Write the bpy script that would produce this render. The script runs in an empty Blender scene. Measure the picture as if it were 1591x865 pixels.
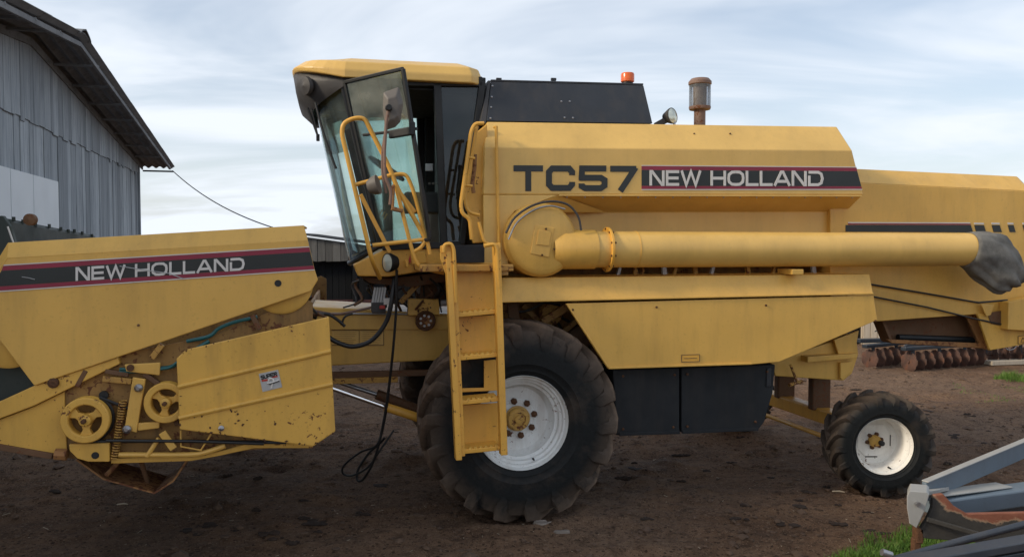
import bpy, bmesh, math, random
import numpy as np
from mathutils import Vector, Matrix, noise
random.seed(7)
R = math.radians
scene = bpy.context.scene
COL = scene.collection

# ------------------------------------------------------------------ camera
F, CX, CY, CAMH = 1225.0, 795.5, 432.5, 2.42
PITCH = math.atan((432.5 - 385.0) / F)
cam_data = bpy.data.cameras.new("camera")
cam = bpy.data.objects.new("camera", cam_data)
COL.objects.link(cam)
cam.location = (0, 0, CAMH)
cam.rotation_euler = (math.pi / 2 - PITCH, 0, 0)
cam_data.sensor_fit = 'HORIZONTAL'
cam_data.sensor_width = 36.0
cam_data.lens = 36.0 * F / 1591.0
cam_data.clip_end = 3000
scene.camera = cam

# ------------------------------------------------------------------ sky, sun, exposure
SUN_DIR = Vector((-0.82, -0.30, 0.50)).normalized()      # towards the sun
world = bpy.data.worlds.new("World")
scene.world = world
world.use_nodes = True
wt = world.node_tree
for n in list(wt.nodes):
    wt.nodes.remove(n)
def WN(t, **k):
    n = wt.nodes.new(t)
    for a, b in k.items():
        setattr(n, a, b)
    return n
wl = wt.links.new
w_out = WN('ShaderNodeOutputWorld')
w_bg = WN('ShaderNodeBackground')
w_bg.inputs['Strength'].default_value = 0.115
w_sky = WN('ShaderNodeTexSky', sky_type='NISHITA', sun_disc=False)
w_sky.sun_elevation = math.asin(SUN_DIR.z)
w_sky.sun_rotation = math.atan2(SUN_DIR.x, SUN_DIR.y)
w_sky.air_density = 1.0
w_sky.dust_density = 2.0
w_sky.ozone_density = 1.0
# thin streaky cloud sheet, mapped on a flat layer above the place
w_tc = WN('ShaderNodeTexCoord')
w_sep = WN('ShaderNodeSeparateXYZ')
wl(w_tc.outputs['Generated'], w_sep.inputs[0])
def wmath(op, a, b=None, clamp=False):
    n = WN('ShaderNodeMath', operation=op, use_clamp=clamp)
    for i, v in enumerate((a, b)):
        if v is None:
            continue
        if isinstance(v, (int, float)):
            n.inputs[i].default_value = v
        else:
            wl(v, n.inputs[i])
    return n.outputs[0]
w_up = wmath('ADD', wmath('MAXIMUM', w_sep.outputs[2], 0.0), 0.16)
w_cmb = WN('ShaderNodeCombineXYZ')
wl(wmath('DIVIDE', w_sep.outputs[0], w_up), w_cmb.inputs[0])
wl(wmath('DIVIDE', w_sep.outputs[1], w_up), w_cmb.inputs[1])
w_map = WN('ShaderNodeMapping')
w_map.inputs['Scale'].default_value = (0.55, 1.1, 1.0)
w_map.inputs['Rotation'].default_value = (0, 0, R(14))
w_map.inputs['Location'].default_value = (0.7, 0.35, 0)
wl(w_cmb.outputs[0], w_map.inputs[0])
w_n1 = WN('ShaderNodeTexNoise')
w_n1.inputs['Scale'].default_value = 1.15
w_n1.inputs['Detail'].default_value = 5
w_n1.inputs['Roughness'].default_value = 0.55
w_n1.inputs['Distortion'].default_value = 0.5
wl(w_map.outputs[0], w_n1.inputs['Vector'])
w_ramp = WN('ShaderNodeMapRange')
w_ramp.interpolation_type = 'SMOOTHSTEP'
w_ramp.inputs['From Min'].default_value = 0.34
w_ramp.inputs['From Max'].default_value = 0.66
w_ramp.inputs['To Min'].default_value = 0.30
w_ramp.inputs['To Max'].default_value = 0.90
wl(w_n1.outputs[0], w_ramp.inputs['Value'])
# clouds are thicker towards the horizon (longer path) and brighter round the sun
w_hz = WN('ShaderNodeMapRange')
w_hz.inputs['From Min'].default_value = 0.30
w_hz.inputs['From Max'].default_value = 0.0
wl(w_sep.outputs[2], w_hz.inputs['Value'])
w_fac = wmath('ADD', w_ramp.outputs[0], wmath('MULTIPLY', w_hz.outputs[0], 0.30), clamp=True)
w_dot = WN('ShaderNodeVectorMath', operation='DOT_PRODUCT')
wl(w_tc.outputs['Generated'], w_dot.inputs[0])
w_dot.inputs[1].default_value = SUN_DIR
w_glow = wmath('POWER', wmath('MAXIMUM', w_dot.outputs['Value'], 0.0), 5.0)
w_cl = WN('ShaderNodeMixRGB')
w_cl.inputs[1].default_value = (5.9, 6.3, 6.85, 1)
w_cl.inputs[2].default_value = (7.1, 7.1, 7.0, 1)
wl(w_glow, w_cl.inputs[0])
w_mix = WN('ShaderNodeMixRGB')
wl(w_fac, w_mix.inputs[0])
wl(w_sky.outputs[0], w_mix.inputs[1])
wl(w_cl.outputs[0], w_mix.inputs[2])
wl(w_mix.outputs[0], w_bg.inputs['Color'])
wl(w_bg.outputs[0], w_out.inputs['Surface'])

sun_data = bpy.data.lights.new("sun", 'SUN')
sun_data.energy = 2.2
sun_data.angle = R(10)
sun_data.color = (1.0, 0.86, 0.66)
sun = bpy.data.objects.new("sun", sun_data)
COL.objects.link(sun)
sun.rotation_euler = SUN_DIR.to_track_quat('Z', 'Y').to_euler()
sun.location = (-20, 10, 20)

scene.view_settings.view_transform = 'Standard'
scene.view_settings.look = 'None'
scene.view_settings.exposure = 0.45
scene.view_settings.gamma = 1.0
scene.render.engine = 'CYCLES'
scene.cycles.use_denoising = True
scene.cycles.max_bounces = 8
scene.cycles.transparent_max_bounces = 12

# ------------------------------------------------------------------ surveying helpers
CP, SP = math.cos(PITCH), math.sin(PITCH)
def ray(px, py):
    x, z = (px - CX) / F, -(py - CY) / F
    return Vector((x, CP + z * SP, -SP + z * CP))
def wpt(px, py, Y):
    d = ray(px, py); t = Y / d.y
    return Vector((d.x * t, Y, CAMH + d.z * t))
def gpt(px, py, z=0.0):
    d = ray(px, py); t = (z - CAMH) / d.z
    return Vector((d.x * t, d.y * t, z))
TH = R(12)
ORG = Vector((0.137, 6.84, 0))
UC, US = math.cos(TH), math.sin(TH)
VC = 1.45                                   # middle of the machine
def P(px, py, v):
    """point in the harvester's own frame (u rearwards, v across, z up) on the plane v"""
    d = ray(px, py)
    nx, ny = -US, UC
    t = (v + ORG.x * nx + ORG.y * ny) / (d.x * nx + d.y * ny)
    x, y = d.x * t - ORG.x, d.y * t - ORG.y
    return Vector((x * UC + y * US, v, CAMH + d.z * t))
def M2W(p):
    return Vector((ORG.x + p[0] * UC - p[1] * US, ORG.y + p[0] * US + p[1] * UC, p[2]))
def W2M(p):
    x, y = p[0] - ORG.x, p[1] - ORG.y
    return Vector((x * UC + y * US, -x * US + y * UC, p[2]))

# ------------------------------------------------------------------ mesh helpers
class MB:
    def __init__(s):
        s.v, s.f = [], []
    def add(s, vs, fs):
        b = len(s.v)
        s.v += [tuple(p) for p in vs]
        s.f += [tuple(i + b for i in f) for f in fs]
        return s
    def prism(s, pts, off):
        """closed slab: outline pts (3-D) extruded by vector off"""
        n = len(pts); off = Vector(off)
        a = [Vector(p) for p in pts]
        vs = a + [p + off for p in a]
        fs = [tuple(range(n)), tuple(range(2 * n - 1, n - 1, -1))]
        fs += [(i, i + n, (i + 1) % n + n, (i + 1) % n) for i in range(n)]
        return s.add(vs, fs)
    def loft(s, loops, caps=True, closed=True):
        n = len(loops[0]); vs = []; fs = []
        for l in loops:
            vs += [Vector(p) for p in l]
        for k in range(len(loops) - 1):
            for i in range(n if closed else n - 1):
                j = (i + 1) % n
                fs.append((k * n + i, k * n + j, (k + 1) * n + j, (k + 1) * n + i))
        if caps:
            fs.append(tuple(range(n - 1, -1, -1)))
            m = (len(loops) - 1) * n
            fs.append(tuple(range(m, m + n)))
        return s.add(vs, fs)
    def box(s, c, d, m=None):
        c = Vector(c); h = Vector(d) / 2
        vs = [Vector((sx * h.x, sy * h.y, sz * h.z)) for sz in (-1, 1) for sy in (-1, 1) for sx in (-1, 1)]
        if m is not None:
            vs = [m @ p for p in vs]
        return s.add([c + p for p in vs], [(0, 2, 3, 1), (4, 5, 7, 6), (0, 1, 5, 4), (2, 6, 7, 3), (0, 4, 6, 2), (1, 3, 7, 5)])
    def bar(s, p, q, w, h, up=(0, 0, 1)):
        p, q = Vector(p), Vector(q); a = (q - p); L = a.length; a.normalize()
        up = Vector(up)
        if abs(a.dot(up)) > 0.98:
            up = Vector((1, 0, 0))
        b = a.cross(up).normalized(); c = b.cross(a)
        return s.box((p + q) / 2, (L, w, h), Matrix((a, b, c)).transposed())
    def tube(s, path, r, seg=8, caps=True):
        path = [Vector(p) for p in path]; n = len(path); loops = []
        ref = None
        for i, p in enumerate(path):
            t = (path[min(i + 1, n - 1)] - path[max(i - 1, 0)]).normalized()
            if ref is None:
                ref = t.orthogonal().normalized()
            ref = (ref - t * ref.dot(t))
            if ref.length < 1e-6:
                ref = t.orthogonal()
            ref.normalize()
            b = t.cross(ref)
            rr = r[i] if isinstance(r, (list, tuple)) else r
            loops.append([p + (ref * math.cos(2 * math.pi * k / seg) + b * math.sin(2 * math.pi * k / seg)) * rr for k in range(seg)])
        return s.loft(loops, caps)
    def lathe(s, prof, c, axis, seg=32, caps=False, a0=0.0):
        """prof: list of (radius, along-axis)"""
        ax = Vector(axis).normalized(); e1 = ax.orthogonal().normalized(); e2 = ax.cross(e1); c = Vector(c)
        loops = [[c + ax * a + (e1 * math.cos(a0 + 2 * math.pi * k / seg) + e2 * math.sin(a0 + 2 * math.pi * k / seg)) * r for k in range(seg)] for r, a in prof]
        return s.loft(loops, caps)
    def build(s, name, material, parent=None, bevel=0.0, smooth=False, seg=2, loc=None):
        me = bpy.data.meshes.new(name)
        me.from_pydata(s.v, [], s.f)
        bm = bmesh.new(); bm.from_mesh(me)
        bmesh.ops.recalc_face_normals(bm, faces=bm.faces)
        bm.to_mesh(me); bm.free()
        me.materials.append(material)
        o = bpy.data.objects.new(name, me)
        COL.objects.link(o)
        if parent is not None:
            o.parent = parent
        if loc is not None:
            o.location = loc
        if smooth:
            me.polygons.foreach_set('use_smooth', [True] * len(me.polygons))
            me.set_sharp_from_angle(angle=R(38))
        if bevel > 0:
            b = o.modifiers.new('bevel', 'BEVEL')
            b.width = bevel; b.segments = seg; b.limit_method = 'ANGLE'; b.angle_limit = R(25)
            b.harden_normals = False
        return o
def curve(pts, n=6):
    """Catmull-Rom through pts"""
    pts = [Vector(p) for p in pts]
    q = [pts[0] * 2 - pts[1]] + pts + [pts[-1] * 2 - pts[-2]]
    out = []
    for i in range(1, len(q) - 2):
        for k in range(n):
            t = k / n
            out.append(0.5 * ((2 * q[i]) + (q[i + 1] - q[i - 1]) * t + (2 * q[i - 1] - 5 * q[i] + 4 * q[i + 1] - q[i + 2]) * t * t
                              + (-q[i - 1] + 3 * q[i] - 3 * q[i + 1] + q[i + 2]) * t ** 3))
    out.append(pts[-1])
    return out
def rounded(pts, r=0.06, n=4):
    """polyline with filleted corners"""
    pts = [Vector(p) for p in pts]; out = [pts[0]]
    for a, b, c in zip(pts, pts[1:], pts[2:]):
        d1, d2 = (a - b), (c - b)
        k = min(r, d1.length * .45, d2.length * .45)
        p, q = b + d1.normalized() * k, b + d2.normalized() * k
        for i in range(n + 1):
            t = i / n
            out.append(p * (1 - t) ** 2 + b * 2 * t * (1 - t) + q * t * t)
    return out + [pts[-1]]
def thing(name, label, cat, loc=(0, 0, 0), rz=0.0, group=None):
    o = bpy.data.objects.new(name, None); COL.objects.link(o)
    o.location = loc; o.rotation_euler = (0, 0, rz)
    o.empty_display_size = 0.2
    return tag(o, label, cat, group)
def tag(o, label=None, cat=None, group=None, kind=None):
    if label: o['label'] = label
    if cat: o['category'] = cat
    if group: o['group'] = group
    if kind: o['kind'] = kind
    return o
def clone(o, parent=None, name=None):
    c = o.copy(); COL.objects.link(c); c.parent = parent
    if name: c.name = name
    return c
def rename_parts():
    pass

# ------------------------------------------------------------------ materials
class NT:
    def __init__(s, name):
        s.m = bpy.data.materials.new(name); s.m.use_nodes = True
        s.t = s.m.node_tree; s.b = s.t.nodes['Principled BSDF']
        s.co = s.n('ShaderNodeTexCoord').outputs['Object']
    def n(s, t, **k):
        x = s.t.nodes.new(t)
        for a, b in k.items():
            setattr(x, a, b)
        return x
    def put(s, sock, v):
        if isinstance(v, (int, float)):
            sock.default_value = (v, v, v, 1) if sock.type == 'RGBA' else v
        elif isinstance(v, (tuple, list)):
            sock.default_value = tuple(v) if len(v) != 3 or sock.type == 'VECTOR' else (*v, 1)
        else:
            s.t.links.new(v, sock)
    def math(s, op, a, b=None, clamp=False):
        x = s.n('ShaderNodeMath', operation=op, use_clamp=clamp)
        s.put(x.inputs[0], a)
        if b is not None: s.put(x.inputs[1], b)
        return x.outputs[0]
    def noise(s, scale, detail=4, rough=.55, stretch=None, dist=0.0, vec=None):
        v = vec if vec is not None else s.co
        if stretch:
            mp = s.n('ShaderNodeMapping'); s.put(mp.inputs[0], v); mp.inputs['Scale'].default_value = stretch; v = mp.outputs[0]
        x = s.n('ShaderNodeTexNoise'); s.put(x.inputs['Vector'], v)
        x.inputs['Scale'].default_value = scale; x.inputs['Detail'].default_value = detail
        x.inputs['Roughness'].default_value = rough; x.inputs['Distortion'].default_value = dist
        return x.outputs[0]
    def rng(s, v, a, b, c=0.0, d=1.0):
        x = s.n('ShaderNodeMapRange'); s.put(x.inputs['Value'], v)
        for k, q in zip(('From Min', 'From Max', 'To Min', 'To Max'), (a, b, c, d)):
            x.inputs[k].default_value = q
        return x.outputs[0]
    def mix(s, f, a, b, mode='MIX'):
        x = s.n('ShaderNodeMixRGB', blend_type=mode); s.put(x.inputs[0], f); s.put(x.inputs[1], a); s.put(x.inputs[2], b)
        return x.outputs[0]
    def bump(s, h, strength=.3, dist=.01):
        x = s.n('ShaderNodeBump'); s.put(x.inputs['Height'], h)
        x.inputs['Strength'].default_value = strength; x.inputs['Distance'].default_value = dist
        s.put(s.b.inputs['Normal'], x.outputs[0])
    def set(s, color=None, rough=None, metal=None, spec=None, coat=None):
        if color is not None: s.put(s.b.inputs['Base Color'], color)
        if rough is not None: s.put(s.b.inputs['Roughness'], rough)
        if metal is not None: s.put(s.b.inputs['Metallic'], metal)
        if spec is not None: s.put(s.b.inputs['Specular IOR Level'], spec)
        if coat is not None: s.put(s.b.inputs['Coat Weight'], coat)
        return s.m

def paint(name, col, rough=.42, wear=.0, dirt=.25, dirtcol=(.12, .075, .035), rust=(.09, .032, .012), var=.10, bumpy=.24, scale=1.0):
    t = NT(name)
    big = t.noise(1.3 * scale, 5, .6)
    c = t.mix(t.rng(big, .3, .7), tuple(x * (1 - var) for x in col), tuple(min(1, x * (1 + var)) for x in col))
    # washed-down grime streaks
    st = t.noise(7 * scale, 5, .65, stretch=(1.0, 1.0, .16))
    g = t.math('MULTIPLY', t.rng(st, .48, .80), dirt, True)
    c = t.mix(g, c, dirtcol)
    sp = t.noise(42 * scale, 2, .5)
    c = t.mix(t.math('MULTIPLY', t.rng(sp, .62, .74), .35 * min(1, dirt * 2.5)), c, tuple(x * .45 for x in col))
    w = None
    if wear > 0:
        a = t.noise(24 * scale, 5, .62, dist=.5); b = t.noise(2.4 * scale, 3, .5)
        k = t.math('ADD', a, t.math('MULTIPLY', b, .55))
        lo = .98 - .24 * wear
        w = t.rng(k, lo, lo + .035)
        c = t.mix(w, c, t.mix(t.noise(60, 3), rust, tuple(x * 1.9 for x in rust)))
    rr = t.rng(t.noise(5, 4), .3, .7, rough - .07, rough + .10)
    if w is not None:
        rr = t.mix(w, rr, .85)
    t.bump(t.math('ADD', t.noise(2.2, 3, .5), t.math('MULTIPLY', t.noise(60, 2), .05)), bumpy, .03)
    return t.set(c, rr, 0, .5, .0)
def simple(name, col, rough=.6, metal=0.0, var=.15, sc=8, bump=.1, bsc=40):
    t = NT(name)
    n = t.noise(sc, 5, .6)
    c = t.mix(t.rng(n, .3, .7), tuple(x * (1 - var) for x in col), tuple(min(1, x * (1 + var)) for x in col))
    t.bump(t.noise(bsc, 3), bump, .01)
    return t.set(c, t.rng(t.noise(sc * 2, 3), .3, .7, max(.02, rough - .08), min(1, rough + .08)), metal)

YEL = (.67, .395, .085)
M = {}
M['yellow'] = paint('yellow_paint', YEL, .40, 0, .22)
M['yellow_tank'] = paint('yellow_tank_paint', (.69, .435, .120), .36, 0, .16)  # paler than the body yellow: reflected sky put into the colour
M['yellow_worn'] = paint('worn_yellow_paint', (.65, .375, .068), .48, .12, .35)
M['yellow_chip'] = paint('chipped_yellow_paint', (.65, .375, .068), .45, .20, .25)
M['yellow_dirty'] = paint('greasy_yellow_paint', (.46, .25, .05), .6, .6, .65, var=.2)
M['yellow_orange'] = paint('sunlit_yellow_paint', (.72, .38, .058), .42, .08, .25)  # warm sunlight on ladder, rails and post put into the paint
M['grimy_shaded'] = paint('grime_and_shade_yellow', (.29, .155, .040), .65, .5, .8, (.03, .02, .012), var=.35)  # grime, plus the shade in gaps behind the pulleys put into the colour
M['brown'] = paint('rusty_brown_sheet', (.13, .065, .03), .75, .5, .5, var=.3)
M['black_paint'] = paint('black_sheet_paint', (.018, .021, .027), .42, 0, .25, (.10, .075, .05), var=.3)
M['black_tank'] = paint('black_plastic_tank', (.006, .008, .011), .72, 0, .18, (.07, .05, .035), var=.2)
M['dark_plastic'] = simple('dark_grey_plastic', (.045, .042, .042), .6)
M['mirror_back'] = simple('weathered_mirror_shell', (.13, .115, .10), .6)
M['interior'] = simple('cab_interior_plastic', (.028, .031, .033), .7)
M['seat'] = simple('grey_seat_cloth', (.10, .10, .105), .9)
M['seal'] = simple('black_rubber_seal', (.008, .009, .010), .55)
M['hose'] = simple('black_hose', (.012, .012, .012), .5)
M['teal'] = simple('teal_hose', (.012, .10, .10), .45)
M['canvas'] = simple('grey_rubber_canvas', (.14, .134, .12), .9, 0, .4, 7, .5, 90)
M['black_band'] = simple('black_decal', (.014, .018, .018), .38, 0, .25, 3, .02)
M['maroon'] = simple('maroon_decal', (.24, .016, .042), .40, 0, .2, 3, .02)
M['decal_white'] = simple('off_white_decal', (.62, .60, .57), .42, 0, .08, 5, .02)
M['red'] = simple('red_decal', (.40, .03, .02), .4, 0, .1, 5, .02)
M['sticker'] = simple('silver_sticker', (.42, .43, .43), .38, .2, .1, 6, .02)
M['rim_white'] = paint('white_rim_paint', (.70, .72, .71), .45, .14, .55, (.33, .26, .19))
M['rim_cream'] = paint('cream_rim_paint', (.78, .76, .71), .5, .18, .4, (.32, .22, .14))
M['nut'] = simple('rusty_nut', (.10, .045, .02), .8, .2, .4, 60, .5, 120)
M['hub'] = paint('oily_yellow_hub', (.50, .29, .06), .5, .4, .6)
M['chrome'] = simple('chrome_rod', (.75, .75, .76), .12, 1.0, .03)
M['steel'] = simple('bare_steel', (.35, .35, .36), .4, .9, .15)
M['exhaust'] = paint('brown_heat_paint', (.19, .115, .085), .6, .35, .3, var=.2)
M['lamp_lens'] = simple('lamp_lens', (.62, .66, .58), .12, .4, .15, 20)
M['green_bat'] = paint('dark_green_paint', (.018, .028, .024), .55, 0, .4, (.06, .055, .04), var=.3)
M['skid'] = paint('rusty_orange_skid', (.30, .14, .045), .7, .7, .5, var=.25)

def tyre_mat(name, rad, wid, dust_haze):
    t = NT(name)
    s = t.n('ShaderNodeSeparateXYZ'); t.put(s.inputs[0], t.co)
    r = t.math('SQRT', t.math('ADD', t.math('POWER', s.outputs[0], 2), t.math('POWER', s.outputs[2], 2)))
    tread = t.math('ADD', t.rng(r, rad * .74, rad * .93, 0, .5), t.rng(r, rad * .948, rad * .985, 0, .5))                       # mud sits on the tread; shade between lugs painted as darker gaps
    n = t.noise(5.5, 6, .65, dist=.5)
    a = t.math('MULTIPLY', tread, t.rng(n, .27, .46))
    b = t.math('MULTIPLY', t.rng(t.noise(3.1, 5, .6), .52, .75), .30)
    f = t.math('MULTIPLY', t.math('MAXIMUM', a, b), dust_haze, True)
    rub = t.mix(t.noise(30, 3), (.005, .006, .0065), (.013, .015, .016))
    mud = t.mix(t.noise(22, 4), (.10, .068, .047), (.23, .165, .12))
    t.bump(t.noise(35, 5, .65), .35, .012)
    return t.set(t.mix(f, rub, mud), t.rng(f, 0, 1, .62, .92), 0, .22)
M['tyre_front'] = tyre_mat('front_tyre_rubber', .89, .55, .95)
M['tyre_rear'] = tyre_mat('rear_tyre_rubber', .55, .38, .85)

def glass(name, tint, refl=.10, rough=.02, dust_haze=.055):
    m = bpy.data.materials.new(name); m.use_nodes = True; t = m.node_tree
    for n in list(t.nodes): t.nodes.remove(n)
    o = t.nodes.new('ShaderNodeOutputMaterial'); mx = t.nodes.new('ShaderNodeMixShader')
    tr = t.nodes.new('ShaderNodeBsdfTransparent'); tr.inputs[0].default_value = (*tint, 1)
    gl = t.nodes.new('ShaderNodeBsdfGlossy'); gl.inputs['Roughness'].default_value = rough; gl.inputs[0].default_value = (.9, .95, 1, 1)
    lw = t.nodes.new('ShaderNodeLayerWeight'); lw.inputs[0].default_value = .25
    mr = t.nodes.new('ShaderNodeMapRange'); mr.inputs['To Min'].default_value = refl; mr.inputs['To Max'].default_value = .85
    t.links.new(lw.outputs['Fresnel'], mr.inputs[0]); t.links.new(mr.outputs[0], mx.inputs[0])
    t.links.new(tr.outputs[0], mx.inputs[1]); t.links.new(gl.outputs[0], mx.inputs[2])
    df = t.nodes.new('ShaderNodeBsdfDiffuse'); df.inputs[0].default_value = (.42, .43, .38, 1)  # diffuse film: dust plus pale reflected haze put into the glass
    tc = t.nodes.new('ShaderNodeTexCoord'); nz = t.nodes.new('ShaderNodeTexNoise'); nz.inputs['Scale'].default_value = 5; nz.inputs['Detail'].default_value = 6
    t.links.new(tc.outputs['Object'], nz.inputs['Vector'])
    m2 = t.nodes.new('ShaderNodeMapRange'); m2.inputs['From Min'].default_value = .3; m2.inputs['From Max'].default_value = .75; m2.inputs['To Min'].default_value = dust_haze * .35; m2.inputs['To Max'].default_value = dust_haze * 1.6
    t.links.new(nz.outputs[0], m2.inputs[0])
    mx2 = t.nodes.new('ShaderNodeMixShader'); t.links.new(m2.outputs[0], mx2.inputs[0]); t.links.new(mx.outputs[0], mx2.inputs[1]); t.links.new(df.outputs[0], mx2.inputs[2])
    t.links.new(mx2.outputs[0], o.inputs[0])
    return m
M['glass'] = glass('green_tinted_glass', (.80, .90, .865), .05)
M['glass_dark'] = glass('dark_tinted_glass', (.15, .26, .31), .025, dust_haze=.04)
M['glass_band'] = glass('sunshade_glass', (.52, .60, .55), .06, dust_haze=.24)
M['bowl'] = glass('clear_plastic_bowl', (.66, .67, .70), .03, .1, dust_haze=.16)
def amber():
    t = NT('amber_beacon')
    t.set(t.mix(t.noise(6, 2, stretch=(1, 1, 9)), (.95, .20, .03), (.80, .12, .015)), .18)
    t.b.inputs['Transmission Weight'].default_value = .25
    return t.m
M['amber'] = amber()

def wood(name, c1, c2, crack=(.02, .022, .024)):
    t = NT(name)
    oi = t.n('ShaderNodeObjectInfo')
    off = t.n('ShaderNodeVectorMath', operation='ADD'); t.put(off.inputs[0], t.co)
    sc = t.n('ShaderNodeVectorMath', operation='SCALE'); sc.inputs[0].default_value = (13, 7, 29); t.put(sc.inputs['Scale'], oi.outputs['Random'])
    t.put(off.inputs[1], sc.outputs[0]); v = off.outputs[0]
    g = t.noise(9, 6, .65, (3.0, 3.0, .14), .3, v)
    c = t.mix(t.rng(g, .3, .72), c1, c2)
    c = t.mix(t.rng(oi.outputs['Random'], 0, 1, 0, .62), c, tuple(x * .5 for x in c1))
    st = t.noise(2.2, 6, .7, (2.0, 2.0, .5), .6, v)
    c = t.mix(t.rng(st, .55, .8, 0, .65), c, tuple(x * .45 for x in c1))
    k = t.noise(26, 3, .6, (3.5, 3.5, .05), 0, v)
    c = t.mix(t.rng(k, .66, .70, 0, .8), c, crack)
    t.bump(g, .5, .01)
    return t.set(c, .88, 0, .2)
M['barn_wood'] = wood('weathered_grey_boards', (.26, .295, .33), (.52, .56, .59))
M['shed_wood'] = wood('old_grey_shed_boards', (.10, .10, .098), (.21, .205, .195))
M['pale_wood'] = wood('pale_cream_boards', (.50, .42, .32), (.66, .58, .47))
M['dark_wood'] = wood('near_black_boards', (.006, .007, .009), (.012, .013, .015), (.003, .003, .003))  # near-black: darkness of the shed and barn interiors put into the colour
M['dark_red'] = paint('dark_red_boards', (.045, .010, .012), .7, .2, .3)
M['white_sheet'] = simple('white_sheet_panel', (.62, .66, .69), .5, 0, .06, 2, .05)
def roof_mat():
    t = NT('grey_fibre_cement')
    c = t.mix(t.rng(t.noise(2.2, 6, .65), .3, .7), (.15, .156, .165), (.26, .267, .275))
    c = t.mix(t.rng(t.noise(11, 5, .7), .56, .72, 0, .7), c, (.09, .092, .09))
    t.bump(t.noise(40, 4), .25, .01)
    return t.set(c, .92, 0, .2)
M['roof'] = roof_mat()

def soil():
    t = NT('damp_brown_soil')
    big = t.noise(.22, 5, .6); mid = t.noise(1.5, 6, .68, dist=.4); fine = t.noise(14, 7, .74); grit = t.noise(70, 4, .7); lump = t.noise(5.5, 6, .7, dist=.3)
    c = t.mix(t.rng(mid, .32, .68), (.105, .056, .031), (.225, .132, .078))
    c = t.mix(t.rng(big, .42, .62, 0, .5), c, (.235, .160, .108))
    c = t.mix(t.rng(lump, .50, .66, 0, .65), c, (.052, .029, .018))
    c = t.mix(t.rng(fine, .50, .70, 0, .8), c, (.040, .023, .014))
    c = t.mix(t.rng(grit, .56, .68, 0, .6), c, (.24, .165, .11))
    for vs, lo, hi, ca, cb in ((60, .80, .82, (.30, .21, .145), (.024, .013, .008)), (24, .90, .91, (.22, .15, .10), (.030, .016, .010))):
        vo = t.n('ShaderNodeTexVoronoi'); t.put(vo.inputs['Vector'], t.co); vo.inputs['Scale'].default_value = vs
        sp_ = t.n('ShaderNodeSeparateColor'); t.put(sp_.inputs[0], vo.outputs['Color'])
        near_ = t.rng(vo.outputs['Distance'], .42, .30)
        c = t.mix(t.math('MULTIPLY', near_, t.rng(sp_.outputs[0], lo, hi, 0, .75)), c, ca)
        c = t.mix(t.math('MULTIPLY', near_, t.rng(sp_.outputs[1], lo - .10, hi - .10, 0, .8)), c, cb)
    ch = t.noise(46, 2, .5, (1.0, 2.6, 1))
    c = t.mix(t.rng(ch, .715, .73, 0, .8), c, (.44, .33, .21))
    h = t.math('ADD', t.math('ADD', mid, t.math('MULTIPLY', lump, .8)), t.math('ADD', t.math('MULTIPLY', fine, .6), t.math('MULTIPLY', grit, .22)))
    t.bump(h, 1.0, .07)
    return t.set(c, t.rng(mid, .3, .7, .82, .97), 0, .2)
M['soil'] = soil()
M['clod'] = simple('soil_clod', (.098, .060, .038), .95, 0, .35, 9, .6, 60)
M['dark_clod'] = simple('dark_damp_clod', (.030, .018, .012), .95, 0, .4, 20, .6, 60)
M['straw'] = simple('dry_straw', (.42, .34, .24), .85, 0, .25, 3)
def grass_mat():
    t = NT('grass_blades')
    c = t.mix(t.rng(t.noise(7, 3), .3, .7), (.055, .125, .016), (.14, .25, .04))
    c = t.mix(t.rng(t.noise(19, 2), .58, .7), c, (.16, .17, .05))
    return t.set(c, .6, 0, .3)
M['grass'] = grass_mat()
M['stone'] = simple('pale_stone', (.20, .17, .145), .9, 0, .2, 12, .5)
M['disc_rust'] = paint('rusty_disc_steel', (.085, .042, .030), .78, .4, .8, (.035, .025, .02), var=.5, scale=3)  # dark rust: dirt plus the shade between discs put into the colour
M['harrow_blue'] = paint('dark_blue_frame_paint', (.014, .023, .034), .45, .15, .3, var=.3)
M['impl_grey'] = paint('blue_grey_frame_paint', (.125, .165, .205), .45, .0, .25, (.10, .085, .07), var=.1)
M['impl_light'] = paint('light_grey_plate_paint', (.33, .33, .315), .5, .0, .2, (.14, .12, .10), var=.1)
M['impl_dark'] = paint('navy_tube_paint', (.030, .037, .050), .4, .0, .3, (.10, .09, .08), var=.2)
M['wire'] = simple('grey_wire', (.08, .08, .085), .7)

def rusty_black():
    t = NT('scaled_black_plate')
    n = t.noise(3.2, 5, .62, dist=.8); s = t.n('ShaderNodeSeparateXYZ'); t.put(s.inputs[0], t.co)
    k = t.math('ADD', t.math('MULTIPLY', n, .30), t.math('SUBTRACT', t.math('ADD', s.outputs[2], .155), t.math('MULTIPLY', t.math('MAXIMUM', t.math('SUBTRACT', .24, s.outputs[0]), 0.0), .55)))
    f = t.rng(k, .98, .985)
    c = t.mix(t.noise(14, 4), (.018, .017, .016), (.050, .046, .040))
    ed = t.math('MULTIPLY', t.rng(k, .966, .978), t.rng(k, .995, .983))
    rust = t.mix(t.noise(20, 4), (.15, .050, .028), (.25, .095, .055))
    c = t.mix(f, c, rust)
    c = t.mix(t.math('MULTIPLY', ed, .6), c, (.36, .24, .15))
    t.bump(t.noise(25, 4), .4, .01)
    return t.set(c, .85)
M['rusty_black'] = rusty_black()

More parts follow.
